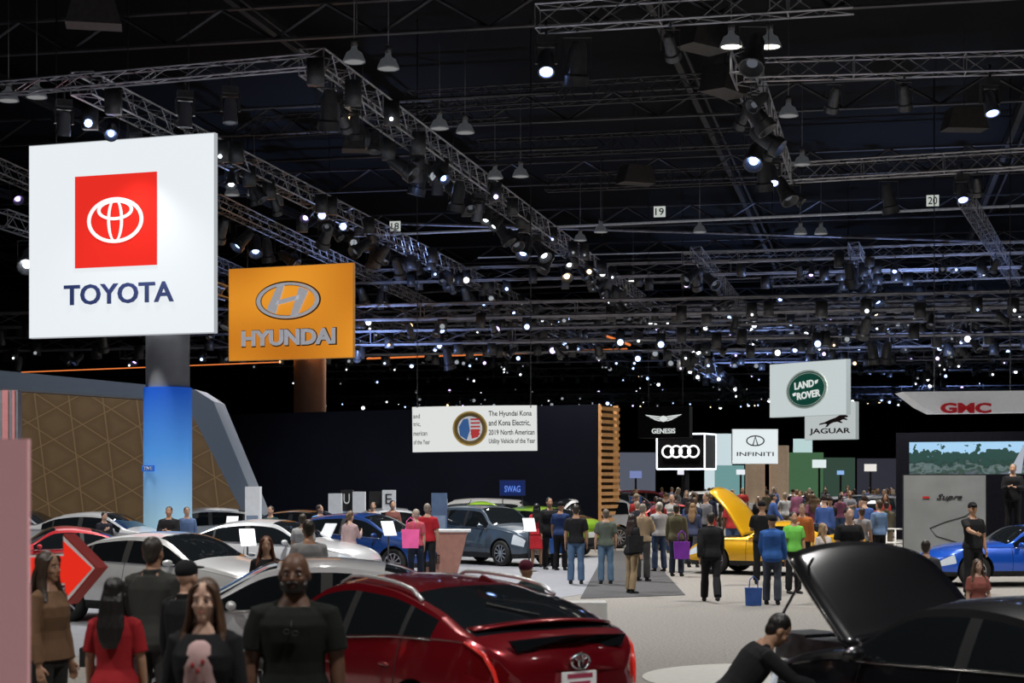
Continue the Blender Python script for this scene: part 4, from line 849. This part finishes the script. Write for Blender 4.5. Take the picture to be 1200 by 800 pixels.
def person(px,Y,rot,pose='stand',fem=0,top='tee',bot='pants',hair='short',tc=(.02,.02,.02),bc=(.03,.05,.10),skin=0,hc=(.02,.012,.008),h=1.75,label=None,hi=False,z=0,shoe=(.03,.03,.03),beard=None,group=None,Xw=None,capc=None):
    me,J=pmesh('body',pose,fem,None,hi); s=h/1.75
    o=ob('person',me,loc=(X(px,Y) if Xw is None else Xw,Y,z),rot=(0,0,math.radians(rot)),scale=s,label=label or 'person standing in the aisle',cat='person',group=group,m0=skinm(SK[skin]))
    ob('shirt' if top!='jacket' else 'jacket',pmesh('top',pose,fem,top,hi)[0],o,m0=cloth(tc))
    if top!='dress': ob('trousers',pmesh('bot',pose,fem,bot,hi)[0],o,m0=cloth(bc))
    for q in 'rl': ob('shoe',pmesh('shoe',pose,fem,q,hi)[0],o,m0=cloth(shoe))
    if hair!='bald': 
        ob('hair' if hair!='cap' else 'cap',pmesh('hair',pose,fem,hair,hi)[0],o,m0=hairm(hc) if hair!='cap' else cloth(capc or hc))
    dz=Vector((0,0,J['dz']))
    if beard: ob('beard',pmesh('beard',pose,fem,None,hi)[0],o,m0=hairm(beard))
    if hi or Y<24:
        T_=lambda v:J['Hd'](v)+dz
        for sg in(-1,1):
            g=MB(); g.ell((sg*.030,-.0735,1.632),(.0145,.010,.0058),12,8,xf=T_); e=ob('eye',g.mesh('eye',[EYE]),o); g=MB(); g.ell((sg*.030,-.0825,1.632),(.0066,.003,.0056),10,6,xf=T_); ob('iris',g.mesh('ir',[IRIS]),e)
            g=MB(); g.tube([(sg*.012,-.084,1.655),(sg*.03,-.085,1.661),(sg*.048,-.072,1.655)],[.0025,.0038,.002],n=6,xf=T_); ob('eyebrow',g.mesh('br',[hairm(hc)]),o)
        g=MB(); g.ell((0,-.089,1.570),(.022,.007,.004),12,6,xf=T_); g.ell((0,-.088,1.563),(.019,.008,.005),12,6,xf=T_); lc=SK[skin]; ob('lips',g.mesh('lp',[mat('lip%d'%skin,(lc[0]*.8,lc[1]*.55,lc[2]*.55),.45,var=.05)]),o)
    return o,J,dz
BK=(.012,.012,.014)
o,J,dz=person(240,9.7,-4,'stand',1,'jacket','pants','long',BK,(.03,.03,.04),3,(.075,.038,.019),1.72,'woman with long brown hair, black jacket over pink graphic tee',True)
g=MB(); g.loft([(.90,.115,.045,-.118),(1.06,.098,.045,-.098),(1.15,.098,.045,-.100),(1.25,.095,.045,-.122),(1.33,.090,.045,-.112),(1.38,.078,.04,-.088),(1.41,.060,.035,-.070)],20)
t_=ob('inner_tee',g.mesh('it',[cloth((.46,.31,.30))]),o,loc=dz)
g=MB(); 
for k,(x,z) in enumerate([(-.03,1.27),(.03,1.29),(0,1.24),(-.025,1.19),(.03,1.18),(.0,1.13),(.01,1.2)]): g.ell((x,-.166+.020*(z<1.21),z),(.013,.004,.017),8,5)
ob('shirt_print',g.mesh('sp',[cloth((.35,.05,.05))]),t_)
o,J,dz=person(345,10.4,0,'stand',0,'tee','pants','bald',(.010,.012,.010),(.02,.025,.03),2,(.01,.008,.006),1.85,'bald bearded man in dark t-shirt with sunglasses at the collar',True,beard=(.012,.008,.006))
o.scale=(1.16,1.12,1.05)
g=MB(); g.ring(-.022,1.31,.02,.015,.004,-.150,-.145,n=20); g.ring(.022,1.30,.02,.015,.004,-.150,-.145,n=20); g.tube([(0,-.145,1.31),(0,-.125,1.37)],.003,n=5); ob('sunglasses',g.mesh('sg',[BLACK]),o,loc=dz)
person(57,13.3,70,'stand',1,'long','pants','long',(.16,.09,.05),(.02,.02,.02),1,(.035,.02,.012),1.72,'woman with brown hair and tan sweater, side view',True)
person(135,11.9,175,'stand',1,'tee','pants','long',(.30,.015,.02),BK,1,(.008,.006,.006),1.60,'woman with long black hair and red top, seen from behind',True)
person(180,14.2,165,'stand',0,'jacket','pants','short',(.04,.04,.037),(.04,.04,.04),1,(.03,.025,.02),1.80,'man in a dark grey jacket, seen from behind',True)
person(220,13,150,'stand',0,'jacket','pants','cap',BK,BK,0,BK,1.66,'person in black jacket and black cap, seen from behind',True)
person(312,21,10,'stand',1,'long','pants','long',BK,BK,0,(.12,.04,.02),1.58,'woman with auburn hair in black between the white cars')
person(362,22,200,'phone',0,'tee','pants','short',(.25,.25,.26),BK,1,(.02,.015,.01),1.75,'man in a grey t-shirt behind the white car')
person(850,13.4,98,'squat',0,'long','pants','short',BK,(.02,.02,.03),1,(.008,.006,.005),1.76,'dark haired man in a black shirt crouching toward the black car',True)
person(905,31,165,'turn',0,'jacket','pants','cap',(.03,.10,.32),(.05,.06,.08),1,BK,1.62,'man in a blue jacket and black cap')
person(833,31.6,178,'walk',0,'jacket','pants','short',BK,BK,1,(.02,.015,.01),1.70,'person in a black hoodie walking away')
person(675,37,175,'stand',0,'tee','pants','short',BK,(.08,.14,.24),1,(.02,.015,.01),1.72,'man in black t-shirt and blue jeans, seen from behind')
person(710,37,185,'stand',0,'tee','pants','short',(.09,.11,.09),(.10,.17,.26),0,(.10,.08,.06),1.62,'man in grey-green t-shirt and faded jeans')
person(741,34,120,'turn',1,'jacket','pants','long',BK,(.30,.22,.13),0,(.02,.012,.01),1.58,'woman in black jacket and khaki trousers')
person(753,38,150,'phone',0,'long','pants','short',(.30,.22,.14),(.05,.05,.05),0,(.2,.17,.14),1.72,'man in a tan sweater')
person(793,40,160,'stand',0,'jacket','pants','short',(.10,.09,.05),(.03,.04,.06),1,(.03,.02,.01),1.68,'man in an olive jacket')
person(501,38.2,170,'stand',0,'tee','pants','short',(.36,.015,.025),BK,0,(.2,.17,.14),1.72,'man in a red shirt beside the desk')
person(487,37,190,'turn',1,'tee','pants','short',(.42,.08,.11),(.02,.03,.05),3,(.3,.25,.2),1.62,'woman in a coral shirt carrying a pink bag')
person(629,44,170,'stand',1,'dress','pants','long',(.45,.02,.03),BK,1,(.01,.01,.01),1.64,'woman in a red dress')
person(644,43,20,'stand',0,'jacket','pants','short',BK,BK,1,(.01,.01,.01),1.80,'tall man in black')
person(657,42.5,160,'phone',0,'tee','pants','cap',(.02,.04,.12),BK,1,BK,1.70,'man in navy t-shirt and cap')
person(617,17.5,150,'stand',0,'jacket','pants','cap',(.03,.05,.05),BK,1,(.10,.02,.03),1.45,'person in a maroon knit hat behind the red car',capc=(.09,.015,.03))
person(198,38,0,'fold',0,'jacket','pants','short',BK,BK,1,(.01,.01,.01),1.66,'man in a black suit before the blue column')
person(219,41,20,'stand',0,'long','pants','short',(.10,.16,.30),BK,0,(.05,.03,.02),1.60,'man in a blue plaid shirt')
person(122,40,40,'phone',0,'long','pants','short',(.02,.02,.03),BK,3,(.02,.02,.02),1.50,'man in dark shirt by the white car')
person(317,42,-20,'stand',0,'tee','pants','short',(.02,.07,.06),BK,0,(.03,.02,.01),1.6,'man in a dark green t-shirt'); person(375,43,30,'turn',0,'long','pants','short',(.10,.2,.4),BK,0,(.05,.03,.02),1.62,'man in a light blue shirt')
person(410,36,150,'phone',1,'long','pants','pony',(.35,.25,.25),BK,0,(.1,.06,.03),1.6,'woman in pale pink top with ponytail'); person(355,33,170,'stand',0,'tee','pants','short',(.3,.3,.3),BK,0,(.03,.02,.01),1.6,'person in a grey shirt between the cars')
person(460,45,20,'fold',1,'long','pants','short',(.16,.06,.05),BK,0,(.03,.02,.01),1.7,'woman in a brown cardigan'); person(437,46,0,'stand',0,'tee','pants','short',(.3,.3,.33),BK,0,(.03,.02,.01),1.65,'man in a grey shirt')
person(893,37,170,'fold',0,'tee','pants','cap',BK,BK,1,BK,1.80,'man in black with a cap beside the yellow car'); person(930,34,20,'stand',0,'tee','pants','short',(.15,.5,.08),BK,1,(.01,.01,.01),1.62,'person in a neon green t-shirt')
person(940,38,-10,'phone',0,'long','pants','short',(.40,.12,.03),BK,0,(.1,.06,.03),1.72,'person in an orange shirt'); person(965,32,30,'turn',1,'tee','pants','long',(.5,.45,.42),BK,3,(.25,.16,.08),1.45,'woman with blonde hair and a pale top')
person(995,30,10,'stand',0,'tee','pants','short',BK,BK,3,(.01,.01,.01),1.78,'young man in a black t-shirt with red trim')
person(1140,33,20,'point',0,'tee','pants','cap',BK,BK,1,BK,1.82,'man in a black cap and t-shirt reaching out'); person(1187,41.3,-20,'fold',0,'jacket','pants','short',BK,BK,0,(.2,.17,.14),1.74,'man in a black jacket standing on the stage',z=.9)
person(1146,22,10,'stand',1,'tee','pants','long',(.3,.1,.08),BK,3,(.08,.05,.03),1.25,'child with brown hair behind the black car'); person(1085,24,160,'stand',0,'tee','pants','short',(.05,.05,.06),BK,0,(.02,.012,.01),1.42,'person with dark hair behind the black car')
person(1030,42,-150,'stand',0,'long','pants','short',(.12,.2,.35),BK,0,(.05,.03,.02),1.75,'man in a blue plaid shirt near the railing'); person(1010,40,150,'turn',0,'tee','pants','short',(.25,.25,.27),BK,1,(.05,.03,.02),1.6,'person in a grey t-shirt')
person(772,42,-160,'turn',0,'long','pants','short',(.3,.3,.32),(.03,.05,.1),0,(.35,.33,.3),1.7,'grey haired man in a grey sweater'); person(812,44,160,'stand',1,'jacket','pants','long',(.04,.05,.10),BK,0,(.2,.12,.06),1.65,'woman in a navy jacket')
def bag(px,Y,z,c,label,s=1):
    mb=MB(); mb.prism([(-.17,-.2),(.17,-.2),(.19,.2),(-.19,.2)],-.06,.06); o=ob('bag',mb.mesh('bag',[cloth(c)],False),loc=(X(px,Y),Y,z),scale=s,label=label,cat='bag')
    mb=MB(); mb.tube([(-.1,0,.19),(-.08,0,.38),(0,0,.46),(.08,0,.38),(.1,0,.19)],.012,n=6); ob('handle',mb.mesh('bh',[cloth(c)]),o)
bag(481,36.6,1.0,(.8,.12,.35),'bright pink bag hung on a shoulder'); bag(799,39.7,.62,(.25,.05,.45),'purple carrier bag held in a hand'); bag(652,42.6,.6,(.05,.15,.5),'blue carrier bag held in a hand',.9); bag(745,33.7,1.0,BK,'black bag hung on a shoulder',.8); bag(168,11.6,.45,(.20,.45,.05),'lime green carrier bag held low',.85); bag(883,30.7,.17,(.05,.12,.4),'blue bag standing on the floor',.8)
rp_=random.Random(11); cols=[BK,(.02,.03,.06),(.18,.18,.2),(.4,.4,.4),(.35,.03,.03),(.05,.1,.3),(.03,.03,.03),(.10,.09,.06),(.2,.07,.12),(.02,.02,.03)]
cn={0:'black',1:'navy',2:'grey',3:'white',4:'red',5:'blue',6:'black',7:'olive',8:'plum',9:'dark'}
pl_=[]
for i in range(100):
    for _ in range(30):
        if i<16: Y=rp_.uniform(45,54); px=rp_.choice([rp_.uniform(735,870),rp_.uniform(965,1045)])
        else: Y=rp_.uniform(50,108); px=rp_.uniform(728,1050) if rp_.random()<.88 else rp_.uniform(640,730)
        if px<735 and Y<62: continue
        q=(X(px,Y),Y)
        if all((q[0]-a)**2+(q[1]-b)**2>.8 for a,b in pl_): break
    pl_.append(q); ci=rp_.randrange(10); fem=rp_.random()<.4
    person(px,Y,rp_.choice([0,20,160,180,200,90,-60,140]),rp_.choice(['stand','walk','phone','fold','turn']),int(fem),rp_.choice(['tee','long','jacket']),'pants',rp_.choice(['long','pony'] if fem else ['short','short','cap']),cols[ci],rp_.choice([BK,(.04,.07,.14),(.15,.12,.08)]),rp_.randrange(5),rp_.choice([(.02,.012,.01),(.1,.06,.03),(.25,.2,.15)]),rp_.uniform(1.62,1.9),('woman' if fem else 'man')+' in '+cn[ci]+' top among the distant crowd',group='distant crowd')
# ------------------------------------------------------------ lights
def spot(p,e,size=115,r=.25,col=(1,.96,.9),up=False):
    l=bpy.data.lights.new('hall_spot','SPOT'); l.energy=e; l.spot_size=math.radians(size); l.spot_blend=.8; l.shadow_soft_size=r; l.color=col
    o=bpy.data.objects.new('hall_spot',l); bpy.context.collection.objects.link(o); o.location=p
    if up: o.rotation_euler=(math.pi,0,0)
for u in(-20,-10,0,10):
    for v in(8,19,30,41,52,64,78,94): 
        spot(hall(u+(v%2),v,10.6),(2700 if v<20 else 4900)*random.uniform(.75,1.3),col=random.choice([(1,.94,.85),(.96,.98,1),(1,.98,.95)]))
# added blue uplights that tint the rigging and ceiling
for u,v in((-22,70),(2,78),(24,74),(-8,105),(18,110),(4,140)):
    spot(hall(u,v,5.0),2600,150,.15,(.35,.5,1),True)
w=bpy.data.worlds.new('w'); sc.world=w; w.use_nodes=True; w.node_tree.nodes['Background'].inputs[0].default_value=(.2,.25,.4,1); w.node_tree.nodes['Background'].inputs[1].default_value=.03
# ------------------------------------------------------------ camera
c=bpy.data.cameras.new('camera'); c.sensor_width=36; c.clip_end=400; c.dof.use_dof=True; c.dof.focus_distance=42; c.dof.aperture_fstop=2.8
c.lens=60; c.shift_y=160/1200
co=bpy.data.objects.new('camera',c); bpy.context.collection.objects.link(co); co.location=(0,0,H); co.rotation_euler=(math.pi/2,0,0); sc.camera=co
sc.view_settings.view_transform='Standard'
